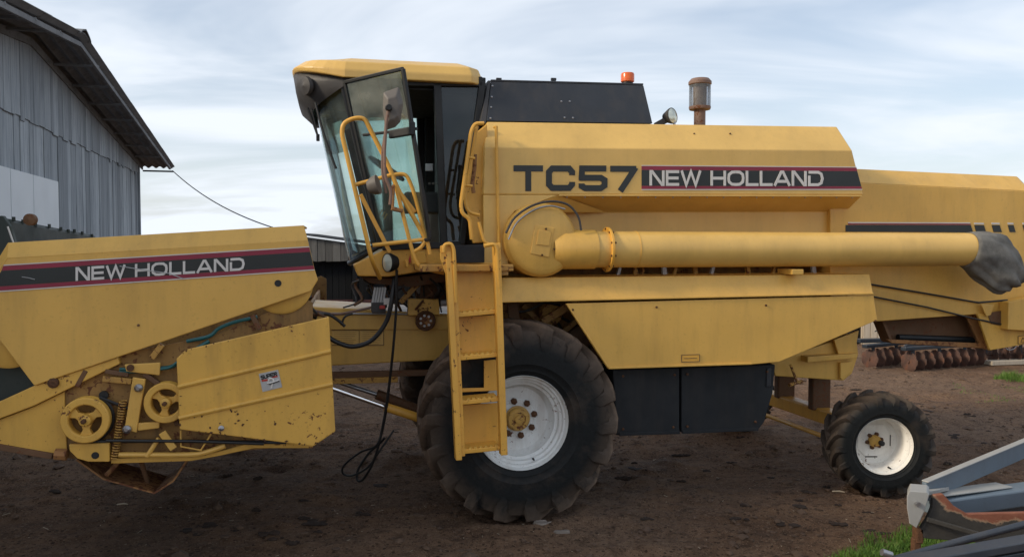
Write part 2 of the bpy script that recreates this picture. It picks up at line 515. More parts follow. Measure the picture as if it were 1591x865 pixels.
# ------------------------------------------------------------------ stroke lettering
GL = {  # unit height, (advance, strokes)
 'T': (1.18, [[(0, .875), (1.18, .875)], [(.59, .80), (.59, 0)]]),
 'C': (1.22, [[(1.07, .62), (1.07, .74), (.95, .875), (.27, .875), (.14, .74), (.14, .26), (.27, .125), (.95, .125), (1.07, .26), (1.07, .36)]]),
 '5': (1.18, [[(1.12, .8825), (.04, .8825)], [(.155, .98), (.125, .44)], [(.03, .52), (.90, .52), (1.05, .43), (1.05, .22), (.90, .1175), (.27, .1175), (.13, .20), (.13, .30)]]),
 '7': (1.18, [[(0.0, .875), (1.04, .875)], [(1.02, .93), (.40, 0)]]),
 'N': (1.18, [[(.09, 0), (.09, .93), (.20, .93), (.98, .07), (1.09, .07), (1.09, 1)]]),
 'E': (1.10, [[(1.05, .92), (.09, .92), (.09, .08), (1.05, .08)], [(.12, .5), (1.0, .5)]]),
 'W': (1.55, [[(.03, 1), (.40, .05), (.775, .92), (1.15, .05), (1.52, 1)]]),
 'H': (1.22, [[(.09, 0), (.09, 1)], [(1.13, 0), (1.13, 1)], [(.12, .5), (1.1, .5)]]),
 'O': (1.35, [[(.675, .92), (.36, .90), (.13, .74), (.09, .5), (.13, .26), (.36, .10), (.675, .08), (.99, .10), (1.22, .26), (1.26, .5), (1.22, .74), (.99, .90), (.675, .92), (.6, .92)]]),
 'L': (1.0, [[(.09, 1), (.09, .08), (1.0, .08)]]),
 'A': (1.30, [[(.05, 0), (.58, .93), (.72, .93), (1.25, 0)], [(.30, .30), (1.0, .30)]]),
 'D': (1.25, [[(.05, .92), (.80, .92), (1.05, .80), (1.14, .5), (1.05, .2), (.80, .08), (.09, .08), (.09, .70)]]),
 'S': (.95, [[(.88, .80), (.78, .90), (.2, .90), (.10, .75), (.2, .53), (.78, .47), (.88, .25), (.78, .10), (.2, .10), (.08, .22)]]),
 'U': (1.0, [[(.10, 1), (.10, .25), (.25, .10), (.75, .10), (.90, .25), (.90, 1)]]),
 'P': (.95, [[(.10, 0), (.10, .90), (.75, .90), (.88, .75), (.88, .58), (.75, .42), (.12, .42)]]),
 'R': (1.0, [[(.10, 0), (.10, .90), (.75, .90), (.88, .75), (.88, .60), (.75, .46), (.12, .46)], [(.5, .46), (.9, 0)]]),
 ' ': (.55, []),
}
def strip(path, w):
    pts = [Vector((*p, 0)) for p in path]; n = len(pts); L = []; Rr = []
    for i in range(n):
        d0 = (pts[i] - pts[i - 1]).normalized() if i else (pts[1] - pts[0]).normalized()
        d1 = (pts[i + 1] - pts[i]).normalized() if i < n - 1 else d0
        n0 = Vector((-d0.y, d0.x, 0)); n1 = Vector((-d1.y, d1.x, 0))
        m = (n0 + n1)
        m = n0 if m.length < 1e-4 else m.normalized()
        k = w / 2 / max(.45, m.dot(n0))
        L.append(pts[i] + m * k); Rr.append(pts[i] - m * k)
    return L, Rr
def lettering(name, text, quad, v, material, parent, weight, gap=.16, lean=0.0, th=.004):
    """strokes of text in the pixel quad TL,TR,BR,BL lying on the plane v"""
    tot = sum(GL[c][0] for c in text) + gap * (len(text) - 1)
    x = 0; mb = MB()
    q = [Vector(p) for p in quad]
    def mp(p):
        s, t = (p.x + lean * p.y) / tot, 1 - p.y
        a = q[0].lerp(q[1], s); b = q[3].lerp(q[2], s); c = a.lerp(b, t)
        return P(c.x, c.y, v)
    k = 0
    for ch in text:
        adv, strokes = GL[ch]
        for st in strokes:
            L, Rr = strip([(a + x, b) for a, b in st], weight)
            n = len(L); dv = Vector((0, .00012 * k, 0)); k += 1
            A = [mp(p) - dv for p in L]; B = [mp(p) - dv for p in Rr]
            off = Vector((0, th, 0))
            vs = A + B + [p + off for p in A] + [p + off for p in B]
            fs = []
            for i in range(n - 1):
                fs += [(i, i + 1, n + i + 1, n + i), (2 * n + i, 3 * n + i, 3 * n + i + 1, 2 * n + i + 1),
                       (i, 2 * n + i, 2 * n + i + 1, i + 1), (n + i, n + i + 1, 3 * n + i + 1, 3 * n + i)]
            fs += [(0, n, 3 * n, 2 * n), (n - 1, 3 * n - 1, 4 * n - 1, 2 * n - 1)]
            mb.add(vs, fs)
        x += adv + gap
    return mb.build(name, material, parent)
def sheet(pix, v, th=.003):
    """flat piece from its pixel outline on plane v, th thick towards the camera side"""
    pts = [P(a, b, v) for a, b in pix]
    return MB().prism(pts, (0, th, 0))

# ================================================================== SETTING: ground
def axis(lo, hi, step, far, grow=1.22):
    a = list(np.arange(lo, hi + 1e-6, step))
    s = step; x = a[-1]
    while x < far:
        s *= grow; x += s; a.append(x)
    s = step; x = a[0]; b = []
    while x > -far:
        s *= grow; x -= s; b.append(x)
    return np.array(b[::-1] + a)
def ground_h(x, y):
    d = math.hypot(x, y - 7)
    k = 1.0 if d < 30 else max(0, 1 - (d - 30) / 40)
    h = noise.fractal(Vector((x * .55, y * .9, 3.1)), 1.0, 2.0, 4) * .030
    q = noise.fractal(Vector((x * 2.6, y * 3.6, 7.7)), .8, 2.1, 5)
    h += q * .022 + max(0, q - .35) * .04
    # ruts left by wheels, running along the yard
    for yc, ph in ((8.9, .0), (10.6, 1.3), (12.6, 2.1)):
        t = (y - yc - .22 * math.sin(x * .35 + ph) - .10 * x * .3)
        h -= .028 * math.exp(-(t / .16) ** 2) * (0.5 + .5 * math.sin(x * 9 + ph)) + .016 * math.exp(-(t / .22) ** 2)
    for wx, wy, L, W in ((.12, 7.10, .42, .30), (3.62, 7.70, .28, .22)):
        dx, dy = (x - wx) * UC_ + (y - wy) * US_, -(x - wx) * US_ + (y - wy) * UC_
        e = math.sqrt((dx / L) ** 2 + (dy / W) ** 2)
        h += .035 * math.exp(-((e - 1.25) / .28) ** 2) - .02 * math.exp(-(e / .8) ** 2)
    # bar prints of a wheel that passed in front
    for yc in (5.75, 9.55):
        t = y - yc - .05 * x
        if abs(t) < .26:
            h -= .018 * (1 - abs(t) / .26) * (1 if math.sin((x + abs(t) * .9) * 21) > .2 else 0) + .008
    return h * k
UC_, US_ = UC, US
xs = axis(-6.5, 8.5, .055, 900); ys = axis(3.6, 15.0, .055, 900)
gv = [(float(x), float(y), ground_h(float(x), float(y))) for y in ys for x in xs]
nx, ny = len(xs), len(ys)
gf = [(j * nx + i, j * nx + i + 1, (j + 1) * nx + i + 1, (j + 1) * nx + i) for j in range(ny - 1) for i in range(nx - 1)]
gm = bpy.data.meshes.new('ground'); gm.from_pydata(gv, [], gf); gm.materials.append(M['soil'])
gm.polygons.foreach_set('use_smooth', [True] * len(gm.polygons))
ground = bpy.data.objects.new('ground', gm); COL.objects.link(ground); tag(ground, kind='structure')

# clods and chaff lying on it
def scatter_clods():
    mb = MB(); rnd = random.Random(3)
    ico = [Vector(p).normalized() for p in ((0, 0, 1), (.9, 0, .35), (.28, .85, .4), (-.72, .53, .35), (-.72, -.53, .4), (.28, -.85, .35), (.7, .5, -.3), (-.3, .85, -.3), (-.9, 0, -.3), (-.3, -.85, -.3), (.7, -.5, -.3))]
    tri = [(0, 1, 2), (0, 2, 3), (0, 3, 4), (0, 4, 5), (0, 5, 1), (1, 6, 2), (2, 7, 3), (3, 8, 4), (4, 9, 5), (5, 10, 1), (2, 6, 7), (3, 7, 8), (4, 8, 9), (5, 9, 10), (1, 10, 6)]
    for k in range(8000):
        y = 4.6 + 15 * rnd.random() ** 1.7; x = rnd.uniform(-.72, .72) * y
        s = .006 + .024 * rnd.random() ** 4
        if k < 260: s = rnd.uniform(.025, .055)
        if noise.noise(Vector((x * .8, y * .8, 1))) < -.05 and rnd.random() < .7: continue
        g = ground_h(x, y); sc = Vector((s * rnd.uniform(.8, 1.7), s * rnd.uniform(.8, 1.6), s * rnd.uniform(.5, .9)))
        a = rnd.uniform(0, 6.28); ca, sa = math.cos(a), math.sin(a)
        vs = []
        for p in ico:
            q = p * rnd.uniform(.75, 1.2); q = Vector((q.x * sc.x, q.y * sc.y, q.z * sc.z))
            vs.append((x + q.x * ca - q.y * sa, y + q.x * sa + q.y * ca, g + q.z + sc.z * .3))
        mb.add(vs, tri)
    o = mb.build('soil_clods', M['clod']); tag(o, 'loose brown clods strewn over the yard', 'soil', kind='stuff')
    mb = MB()
    for k in range(70):
        px_, py_ = rnd.uniform(960, 1590), 600 + 230 * rnd.random() ** 1.1
        if k < 18: px_, py_ = rnd.uniform(40, 640), rnd.uniform(735, 850)
        c = gpt(px_, py_); g = ground_h(c.x, c.y); rx = rnd.uniform(.03, .085); ry = rx * rnd.uniform(.4, .8); h_ = rnd.uniform(.012, .035)
        for q in range(5):
            ox, oy, f = rnd.uniform(-1, 1) * rx, rnd.uniform(-1, 1) * ry, rnd.uniform(.35, .8)
            mb.add([(c.x + ox + p.x * rx * f * rnd.uniform(.8, 1.2), c.y + oy + p.y * ry * f * rnd.uniform(.8, 1.2), g + p.z * h_ * f + h_ * .25) for p in ico], tri)
    o = mb.build('dark_clods', M['dark_clod']); tag(o, 'dark damp clumps of earth scattered between the wheels', 'soil', kind='stuff')
    mb = MB()
    for k in range(600):
        y = 4.6 + 12 * rnd.random() ** 1.5; x = rnd.uniform(-.7, .7) * y
        L = .006 + .030 * rnd.random() ** 4; w = .0014 + .0016 * rnd.random(); a = rnd.uniform(0, 3.14); g = ground_h(x, y) + .012
        d = Vector((math.cos(a), math.sin(a), rnd.uniform(-.2, .2))) * L
        mb.bar(Vector((x, y, g)) - d, Vector((x, y, g)) + d, w * 2, w)
    o = mb.build('straw_bits', M['straw']); tag(o, 'pale bits of straw scattered on the soil', 'straw', kind='stuff')
scatter_clods()

def flat_stone(px, py, rx, ry, label, seed):
    c = gpt(px, py); rnd = random.Random(seed); c.z = ground_h(c.x, c.y)
    lo, hi = [], []
    for k in range(11):
        a = 2 * math.pi * k / 11; q = rnd.uniform(.75, 1.15)
        lo.append((rx * q * math.cos(a), ry * q * math.sin(a), -.02)); hi.append((rx * q * .9 * math.cos(a), ry * q * .9 * math.sin(a), .016 + rnd.uniform(-.004, .006)))
    o = MB().loft([lo, hi]).build('flat_stone', M['stone'], None, .006, loc=c)
    tag(o, label, 'stone')
flat_stone(842, 817, .085, .055, 'larger flat pale stone on the soil in front of the big tyre', 2)
flat_stone(873, 826, .075, .028, 'narrow flat pale stone just right of the larger one before the big tyre', 5)
def stick(px, py, L, a, label):
    c = gpt(px, py); c.z = ground_h(c.x, c.y) + .014
    d = Vector((math.cos(a), math.sin(a), 0)) * L / 2
    o = MB().tube([-d, d * .2 + Vector((0, .01, .004)), d], [.007, .009, .005], 6).build('stick', M['straw'], loc=c)
    tag(o, label, 'stick')
stick(1303, 767, .12, -.25, 'pale splinter of wood on the soil left below the rear wheel')
stick(190, 783, .10, .1, 'pale splinter of wood on the soil below the header skid')

# grass: blades on the verge
def grass_patch(name, label, fn, count, hgt, seed):
    rnd = random.Random(seed); mb = MB(); k = 0
    while k < count:
        p = fn(rnd)
        if p is None: continue
        x, y, s = p; k += 1
        g = ground_h(x, y); h = hgt * s * rnd.uniform(.5, 1.25); w = rnd.uniform(.002, .0045)
        a = rnd.uniform(0, 6.28); b = rnd.uniform(0, 6.28); ln = h * rnd.uniform(.15, .75)
        dx, dy = math.cos(a) * w, math.sin(a) * w; lx, ly = math.cos(b) * ln, math.sin(b) * ln
        mb.add([(x - dx, y - dy, g - .01), (x + dx, y + dy, g - .01), (x + dx * .8 + lx * .35, y + dy * .8 + ly * .35, g + h * .6), (x - dx * .8 + lx * .35, y - dy * .8 + ly * .35, g + h * .6), (x + lx, y + ly, g + h)],
               [(0, 1, 2, 3), (3, 2, 4)])
    o = mb.build(name, M['grass']); tag(o, label, 'grass', kind='stuff')
def verge(rnd):
    px, py = rnd.uniform(1240, 1640), rnd.uniform(800, 960)
    p = gpt(px, py)
    edge = 866 - (px - 1275) * .36 if px < 1420 else 814
    edge += 14 * noise.noise(Vector((px * .03, 2, 5)))
    d = (py - edge) / 30
    if d < 0 or rnd.random() > min(1, d + .12): return None
    if py < 830 and px > 1440 and rnd.random() > .5: return None
    return p.x, p.y, min(1, .5 + d * .5)
grass_patch('grass_verge', 'green grass growing at the lower right corner', verge, 26000, .085, 5)
def verge_right(rnd):
    px, py = rnd.uniform(1500, 1600), rnd.uniform(778, 800)
    p = gpt(px, py)
    return (p.x, p.y, 1) if rnd.random() < (px - 1500) / 70 else None
grass_patch('grass_strip', 'green grass strip seen between the grey frame beams at the right', verge_right, 1800, .06, 6)
def tuft(rnd):
    c = gpt(1572, 590); a, r = rnd.uniform(0, 6.28), rnd.random() ** .6
    return c.x + math.cos(a) * r * .30, c.y + math.sin(a) * r * .25, 1.15 - .6 * r
grass_patch('grass_tuft', 'small green tuft of weeds on the bare yard near the harrow', tuft, 700, .17, 8)
def sparse(rnd):
    p = gpt(rnd.uniform(1480, 1640), rnd.uniform(596, 625))
    return (p.x, p.y, 1) if noise.noise(Vector((p.x * 2, p.y * 2, 0))) > .1 else None
grass_patch('sparse_weeds', 'thin weeds low on the bare yard at the right edge', sparse, 350, .03, 9)

# ================================================================== grey barn
BD = Vector((.274, -1, 0)).normalized()                 # along the gable, towards the viewer
BN = Vector((1, .274, 0)).normalized()                  # out of the gable
BC = Vector((-.473 * 20.0, 20.0, 0))
barn = thing('wooden_barn', 'large weathered grey plank barn with corrugated gable roof at the left', 'barn', BC, math.atan2(BD.y, BD.x))
# local frame: x along gable (towards viewer), y = rotated +90 of x -> BN is that
def b2(a, n, z): return Vector((a, n, z))
BW, BE, BA = 16.76, 4.52, 5.49
def gable_z(a): return BE + (BA - BE) * (1 - abs(a - BW / 2) / (BW / 2))
rb = random.Random(11)
a = 0.02
while a < BW - .05:
    w = rb.choice((.13, .17, .21, .25, .29, .33)); a1 = min(a + w, BW)
    n0 = rb.uniform(.0, .016)
    top = BE - .14 + rb.uniform(-.05, .0)
    # lower board
    inside_white = a > 6.35
    MB().prism([b2(a, n0, 0), b2(a1 - .018, n0, 0), b2(a1 - .018, n0, top), b2(a, n0, top)], (0, -.024, 0)).build('plank', M['barn_wood'], barn, .004, seg=1)
    # gable board lapping over it
    n1 = .028 + rb.uniform(0, .010); bt = BE - .20 - rb.uniform(0, .03) - (.05 if rb.random() < .2 else 0)
    z0, z1 = gable_z(a) - .02, gable_z(a1) - .02
    if max(z0, z1) > bt + .2:
        pts = [b2(a, n1, bt), b2(a1 - .010, n1, bt), b2(a1 - .010, n1, z1)] + ([b2(BW / 2, n1, BA - .02)] if a < BW / 2 < a1 else []) + [b2(a, n1, z0)]
        MB().prism(pts, (0, -.024, 0)).build('plank', M['barn_wood'], barn, .004, seg=1)
    a = a1
MB().box((.03, .01, BE / 2), (.10, .10, BE - .1)).build('corner_post', M['barn_wood'], barn, .008)
# dark backing added behind the gable blocks light; other walls close the building
wb = MB()
wb.box((BW / 2, -.10, BE / 2), (BW - .1, .06, BE - .06)); wb.box((.06, -5.2, BE / 2 - .02), (.06, 10, BE - .08)); wb.box((BW - .06, -5.2, BE / 2 - .02), (.06, 10, BE - .08)); wb.box((BW / 2, -10.2, BE / 2), (BW - .2, .06, BE - .1))
wb.prism([b2(.1, -.13, BE), b2(BW - .1, -.13, BE), b2(BW / 2, -.13, BA - .1)], (0, -.05, 0))
wb.build('backing_wall', M['dark_wood'], barn)
# white sheet panels on the gable
for a0, a1 in ((7.20, 8.48), (8.50, 9.46), (9.48, 10.6), (10.62, 11.7)):
    MB().box(((a0 + a1) / 2, .056, 1.76), (a1 - a0, .022, 3.50)).build('white_panel', M['white_sheet'], barn, .004)
# corrugated roof sheets, lapped; each slope has rows of sheets up the slope
RL = math.hypot(BW / 2, BA - BE); sl = math.atan2(BA - BE, BW / 2)
def corrugated(width, length, waves):
    mb = MB(); n = waves * 6
    top, bot = [], []
    vs = []; fs = []
    for j, l in enumerate((0, length)):
        for i in range(n + 1):
            y = width * i / n; h = .028 * math.cos(2 * math.pi * waves * i / n)
            vs.append((l, y, h)); vs.append((l, y, h - .009))
    m = (n + 1) * 2
    for i in range(n):
        t0, b0, t1, b1 = 2 * i, 2 * i + 1, 2 * i + 2, 2 * i + 3
        fs += [(t0, t1, t1 + m, t0 + m), (b0, b0 + m, b1 + m, b1), (t0, b0, b1, t1), (t0 + m, t1 + m, b1 + m, b0 + m)]
    fs += [(0, m, m + 1, 1), (2 * n, 2 * n + 1, m + 2 * n + 1, m + 2 * n)]
    mb.add(vs, fs)
    return mb
sheet_mesh = None
EAV = .72
NR = 5; tot = RL + EAV; SL = tot / NR + .14
for side in (0, 1):
    for row in range(NR):
        for k in range(9):
            if sheet_mesh is None:
                o = corrugated(1.09, SL, 6).build('roof_sheet', M['roof'], barn, smooth=True); sheet_mesh = o.data
            else:
                o = bpy.data.objects.new('roof_sheet', sheet_mesh); COL.objects.link(o); o.parent = barn
            s0 = row * tot / NR - (.0 if row == 0 else .14)
            n0 = .78 - 1.09 - k * 1.05
            lift = .115 + .010 * (NR - 1 - row) + .004 * (k % 2)
            # far slope runs down towards local -x, near slope down towards +x
            if side == 0:
                o.rotation_euler = (0, sl + R(.5), 0)
                px_, sgn = BW / 2 + 0, 1
                o.scale = (1, 1, 1)
                o.location = (BW / 2 + s0 * math.cos(sl), n0, BA - s0 * math.sin(sl) + lift)
            else:
                o.rotation_euler = (0, sl + R(.5), math.pi)
                o.location = (BW / 2 - s0 * math.cos(sl), n0 + 1.09, BA - s0 * math.sin(sl) + lift)
rc = MB()
for k in range(9):
    pts = [(BW / 2 + .30 * math.sin(q), 0, BA + .20 + .05 * math.cos(q) - .07 * abs(math.sin(q))) for q in np.linspace(-1.5, 1.5, 9)]
rc.loft([[Vector((p[0], .80, p[2])) for p in pts] + [Vector((p[0], .80, p[2] - .02)) for p in pts[::-1]], [Vector((p[0], -9, p[2])) for p in pts] + [Vector((p[0], -9, p[2] - .02)) for p in pts[::-1]]])
rc.build('ridge_cap', M['roof'], barn, smooth=True)
for n_ in (.70, .045):
    for s_ in (-1, 1):
        p0 = Vector((BW / 2, n_, BA - .005 + .02)); p1 = Vector((BW / 2 + s_ * (RL + .45) * math.cos(sl), n_, BA - (RL + .45) * math.sin(sl) + .02))
        MB().bar(p0, p1, .05 if n_ > .5 else .03, .07 if n_ > .5 else .12).build('rafter' if n_ < .5 else 'verge_board', M['roof'], barn, .005)
for q in range(1, 8):                                         # purlin ends carrying the overhang
    for s_ in (-1, 1):
        c = Vector((BW / 2 + s_ * q * 1.1 * math.cos(sl), .45, BA - q * 1.1 * math.sin(sl) + .045))
        MB().box(c + Vector((0, -.08, 0)), (.05, .72, .04)).build('purlin', M['roof'], barn, .005)
MB().bar((-.62, .02, BE - .10), (-.62, .76, BE - .10), .05, .04).build('eave_batten', M['dark_wood'], barn, .005)

# wire from the eave
w0 = barn.matrix_basis @ Vector((-.62, .74, BE - .08)); w1 = wpt(432, 356, 13.5)
pts = [w0.lerp(w1, t) - Vector((0, 0, .35 * 4 * t * (1 - t) * .5)) for t in np.linspace(0, 1, 15)]
wire = MB().tube([p - w0 for p in pts], .012, 6).build('slack_wire', M['wire'], loc=w0)
tag(wire, 'thin slack wire running down from the barn eave', 'wire')

# ================================================================== plank shed behind the header
SY = 24.0
def sp(px, py, dy=0): return wpt(px, py, SY + dy)
s0, s1 = sp(452, 366), sp(650, 405)
shed = thing('plank_shed', 'low old grey plank shed with dark open front behind the header', 'shed', (s0.x, SY, 0))
wdt = s1.x - s0.x
def roofz(x): return 2.86 - .135 * x
x = 0; rs = random.Random(4)
openz = sp(500, 405).z
while x < wdt:
    w = rs.uniform(.17, .27); x1 = min(x + w, wdt)
    n_ = rs.uniform(0, .012)
    MB().prism([(x, n_, openz - rs.uniform(0, .04)), (x1 - .012, n_, openz - rs.uniform(0, .03)), (x1 - .012, n_, roofz(x1) - .05), (x, n_, roofz(x) - .05)], (0, .025, 0)).build('plank', M['shed_wood'], shed, .004, seg=1)
    x = x1
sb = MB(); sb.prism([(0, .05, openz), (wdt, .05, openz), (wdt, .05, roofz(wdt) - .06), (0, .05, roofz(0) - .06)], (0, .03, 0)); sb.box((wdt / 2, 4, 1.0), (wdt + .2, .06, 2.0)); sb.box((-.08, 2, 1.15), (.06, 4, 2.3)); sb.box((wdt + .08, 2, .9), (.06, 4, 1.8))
sb.build('backing_wall', M['dark_wood'], shed)  # includes a backing added to block light through the plank gaps
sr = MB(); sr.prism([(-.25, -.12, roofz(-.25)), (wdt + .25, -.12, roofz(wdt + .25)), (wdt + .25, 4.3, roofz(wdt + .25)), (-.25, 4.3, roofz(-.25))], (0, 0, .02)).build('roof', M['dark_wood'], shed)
for xx in (.1, wdt * .5, wdt - .1):
    MB().box((xx, .09, openz / 2), (.14, .12, openz)).build('post', M['dark_wood'], shed, .005)
# near-black boards in the opening, its interior shade put into their colour
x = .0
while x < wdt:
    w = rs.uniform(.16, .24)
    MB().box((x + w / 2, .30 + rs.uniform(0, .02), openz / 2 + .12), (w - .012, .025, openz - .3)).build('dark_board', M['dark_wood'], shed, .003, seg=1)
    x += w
rd = MB()
for k in range(3):
    rd.box((wdt * .42, .12, .62 + k * .13 - .10), (wdt * .70, .03, .115))
rd_o = rd.build('red_rail', M['dark_red'], shed, .004)

# ================================================================== pale shed far right
PY = 19.5
p0 = wpt(1341, 525, PY)
pale = thing('pale_shed', 'pale cream board shed wall seen below the hood behind the harrow', 'shed', (p0.x, PY, 0))
x = 0
while x < 2.6:
    w = rs.uniform(.17, .20)
    MB().box((x + w / 2, rs.uniform(0, .008), 1.4), (w - .014, .025, 2.8)).build('plank', M['pale_wood'], pale, .004, seg=1); x += w
MB().box((1.3, .07, 1.4), (2.62, .08, 2.78)).build('backing_wall', M['pale_wood'], pale)
MB().prism([(-.2, -.3, 2.8), (2.9, -.3, 2.8), (2.9, 2.5, 3.1), (-.2, 2.5, 3.1)], (0, 0, .06)).build('roof', M['roof'], pale)
MB().box((-.16, .2, .62), (.24, .18, 1.24)).build('dark_post', M['dark_wood'], pale, .008)
sb = MB(); sb.box((.02, 1.28, 1.4), (.05, 2.3, 2.78)); sb.box((2.6, 1.28, 1.4), (.05, 2.3, 2.78)); sb.build('side_wall', M['pale_wood'], pale)

# ================================================================== disc harrow
hc = gpt(1411, 573)
harrow = thing('disc_harrow', 'disc harrow with rusty notched discs and dark blue frame on the yard', 'harrow', (hc.x, hc.y, 0))
def disc_mesh(r):
    mb = MB(); seg = 28; loops = []
    for rr, dp in ((.0001, .0), (.18, .0), (.45, .012), (.75, .035), (1.0, .075)):
        l = []
        for k in range(seg):
            q = rr * r * (1 if rr < 1 else (.90 if k % 4 == 0 else 1.0)); an = 2 * math.pi * k / seg
            l.append(Vector((dp * r * 4 * .35, q * math.cos(an), q * math.sin(an))))
        loops.append(l)
    back = [[p + Vector((.006, 0, 0)) for p in l] for l in loops[::-1]]
    mb.loft(loops + back, caps=False)
    mb.lathe([(.03, -.02), (.03, .05)], (0, 0, 0), (1, 0, 0), 8, True)
    return mb
DR = .195
dmesh = None
def gang(px0, py0, ang, n, step, hub_out=True):
    """row of discs; ang = heading of the row from the first disc"""
    global dmesh
    base = gpt(px0, py0) - Vector((hc.x, hc.y, 0))
    d = Vector((math.cos(ang), math.sin(ang), 0))
    for k in range(n):
        if dmesh is None:
            o = disc_mesh(DR).build('disc', M['disc_rust'], harrow, smooth=True); dmesh = o.data
        else:
            o = bpy.data.objects.new('disc', dmesh); COL.objects.link(o); o.parent = harrow
        o.location = base + d * step * k + Vector((0, 0, DR * .93)); o.rotation_euler = (random.uniform(0, 3), 0, ang)
        o.rotation_euler = (k * .9, 0, ang)
        if k < n - 1:
            MB().lathe([(.022, 0), (.045, .05), (.022, .09), (.022, step)], o.location, d, 8).build('spool', M['disc_rust'], harrow, smooth=True)
    a0 = base + Vector((0, 0, DR * .93)); a1 = a0 + d * step * (n - 1)
    for k in range(1, n, 3):
        p = a0 + d * step * (k - .5)
        MB().bar(p, p + Vector((0, 0, .25)), .03, .06).build('hanger', M['harrow_blue'], harrow, .003)
    return a0, a1
g1 = gang(1350, 571, R(30), 6, .25)
g2 = gang(1411, 576, R(24), 9, .25)
g3 = gang(1522, 564, R(2), 9, .25)
zf = .52
fb = MB()
for (q0, q1) in (g1, g2):
    MB().bar(q0 + Vector((0, 0, .26)) - (q1 - q0).normalized() * .15, q1 + Vector((0, 0, .26)) + (q1 - q0).normalized() * .25, .12, .07).build('gang_beam', M['harrow_blue'], harrow, .01)
MB().bar(g3[0] + Vector((-.3, 0, .27)), g3[1] + Vector((.4, 0, .27)), .12, .07).build('gang_beam', M['harrow_blue'], harrow, .01)
c0 = g1[0] + Vector((.1, .1, .48)); 
MB().bar(g1[0] + Vector((-.1, .3, .33)), g2[1] + Vector((0, .35, .33)), .16, .08).build('cross_beam', M['harrow_blue'], harrow, .01)
MB().bar(g2[0] + Vector((.35, .3, .33)), g3[1] + Vector((0, .1, .33)), .16, .08).build('cross_beam', M['harrow_blue'], harrow, .01)
pl = g2[0] + Vector((.1, .12, .29))
MB().prism([pl + Vector((-.15, 0, 0)), pl + Vector((1.05, .55, .0)), pl + Vector((1.0, .6, .09)), pl + Vector((.05, .1, .11))], (.02, -.03, 0)).build('name_plate', M['harrow_blue'], harrow, .004)
lt = MB()
for k in range(13):
    if k in (8,): continue
    q = pl + Vector((.16 + k * .055, .04 + k * .0275 - .012, .035))
    lt.prism([q, q + Vector((.036, .018, 0)), q + Vector((.040, .020, .05)), q + Vector((.006, .003, .055))], (.004, -.006, 0))
lt.build('plate_lettering', M['decal_white'], harrow)
MB().prism([g2[1] + Vector((-.35, -.1, .42)), g2[1] + Vector((.7, -.1, .20)), g2[1] + Vector((.75, -.1, .28)), g2[1] + Vector((.35, -.1, .42))], (0, .05, 0)).build('folded_plate', M['harrow_blue'], harrow, .005)
MB().tube(curve([g1[0] + Vector((.2, .2, .53)), g1[0] + Vector((.55, .3, .66)), g1[0] + Vector((.9, .35, .53))]), .012).build('hose', M['hose'], harrow)

# long dry timber on the ground behind the harrow
t0, t1 = gpt(1535, 567), gpt(1680, 562)
tim = MB().bar((0, 0, .05), t1 - t0 + Vector((0, 0, .05)), .22, .09).build('timber', M['pale_wood'], None, .01, loc=t0)
tag(tim, 'pale squared timber lying on the ground beyond the harrow at the right edge', 'timber')

# ================================================================== blue-grey implement, lower right
ia = wpt(1436, 790, 5.15)
impl = thing('grey_drawbar_frame', 'blue-grey steel implement drawbar with light end plate and rusty black blade', 'implement', (ia.x, ia.y, 0))
def I(px, py, Y): return wpt(px, py, Y) - Vector((ia.x, ia.y, 0))
def Ib(pix, Y0, off): return MB().prism([I(a, b, Y0) for a, b in pix], off)
# octagonal end plate with its folded top
Ib([(1409, 771), (1413, 762), (1440, 764), (1444, 768), (1436, 795), (1424, 820), (1413, 813), (1409, 788)], 4.99, (.085, .16, 0)).build('end_plate', M['impl_light'], impl, .005)
MB().loft([[I(1413, 762, 5.10), I(1440, 764, 5.10), I(1475, 756, 5.40), I(1436, 757, 5.42)], [p + Vector((0, 0, -.025)) for p in (I(1413, 762, 5.10), I(1440, 764, 5.10), I(1475, 756, 5.40), I(1436, 757, 5.42))]]).build('plate_flange', M['impl_light'], impl, .003)
nut = I(1425, 782, 4.985); MB().lathe([(.016, 0), (.016, -.02)], nut, (0, 1, 0), 6, True).build('bolt', M['steel'], impl)
# upper brace, a flat-topped channel
def beam(name, a, b, w, h, mat, pa=impl):
    return MB().bar(a, b, w, h).build(name, mat, pa, .006)
u0, u1 = I(1436, 763, 5.30), I(1700, 651, 6.6)
beam('brace', u0, u1, .035, .13, M['impl_grey'])
beam('brace_flange', u0 + Vector((0, -.005, .070)), u1 + Vector((0, -.005, .070)), .05, .010, M['impl_light'])
m0, m1 = I(1448, 786, 5.32), I(1760, 744, 6.15)
bx = MB().bar(m0, m1, .17, .12).build('main_beam', M['impl_grey'], impl, .012)
beam('top_plate', I(1440, 768, 5.30), I(1560, 753, 5.65), .13, .012, M['impl_light'])
MB().bar(m0 + Vector((.12, .03, -.085)), m1 + Vector((0, .03, -.085)), .10, .05).build('lower_channel', M['impl_dark'], impl, .006)
# rusty black blade under the beam
bl = MB().prism([I(1451, 769, 5.02), I(1466, 767, 5.02), I(1482, 785, 5.02), I(1504, 798, 5.02), (I(1760, 792, 5.02)), (I(1760, 860, 5.02)), I(1560, 846, 5.02), I(1436, 836, 5.02), I(1429, 824, 5.02), I(1441, 806, 5.02), I(1448, 790, 5.02)], (0, .035, 0))
bo = bl.build('blade', M['rusty_black'], impl, .006)
MB().bar(I(1440, 806, 5.0), I(1530, 832, 4.92), .02, .03).build('blade_rib', M['rusty_black'], impl, .006)
MB().box(I(1426, 830, 5.05), (.05, .06, .10)).build('bracket', M['nut'], impl, .008)
MB().box(I(1423, 844, 5.05) + Vector((0, 0, -.02)), (.05, .05, .12)).build('bracket', M['nut'], impl, .008)
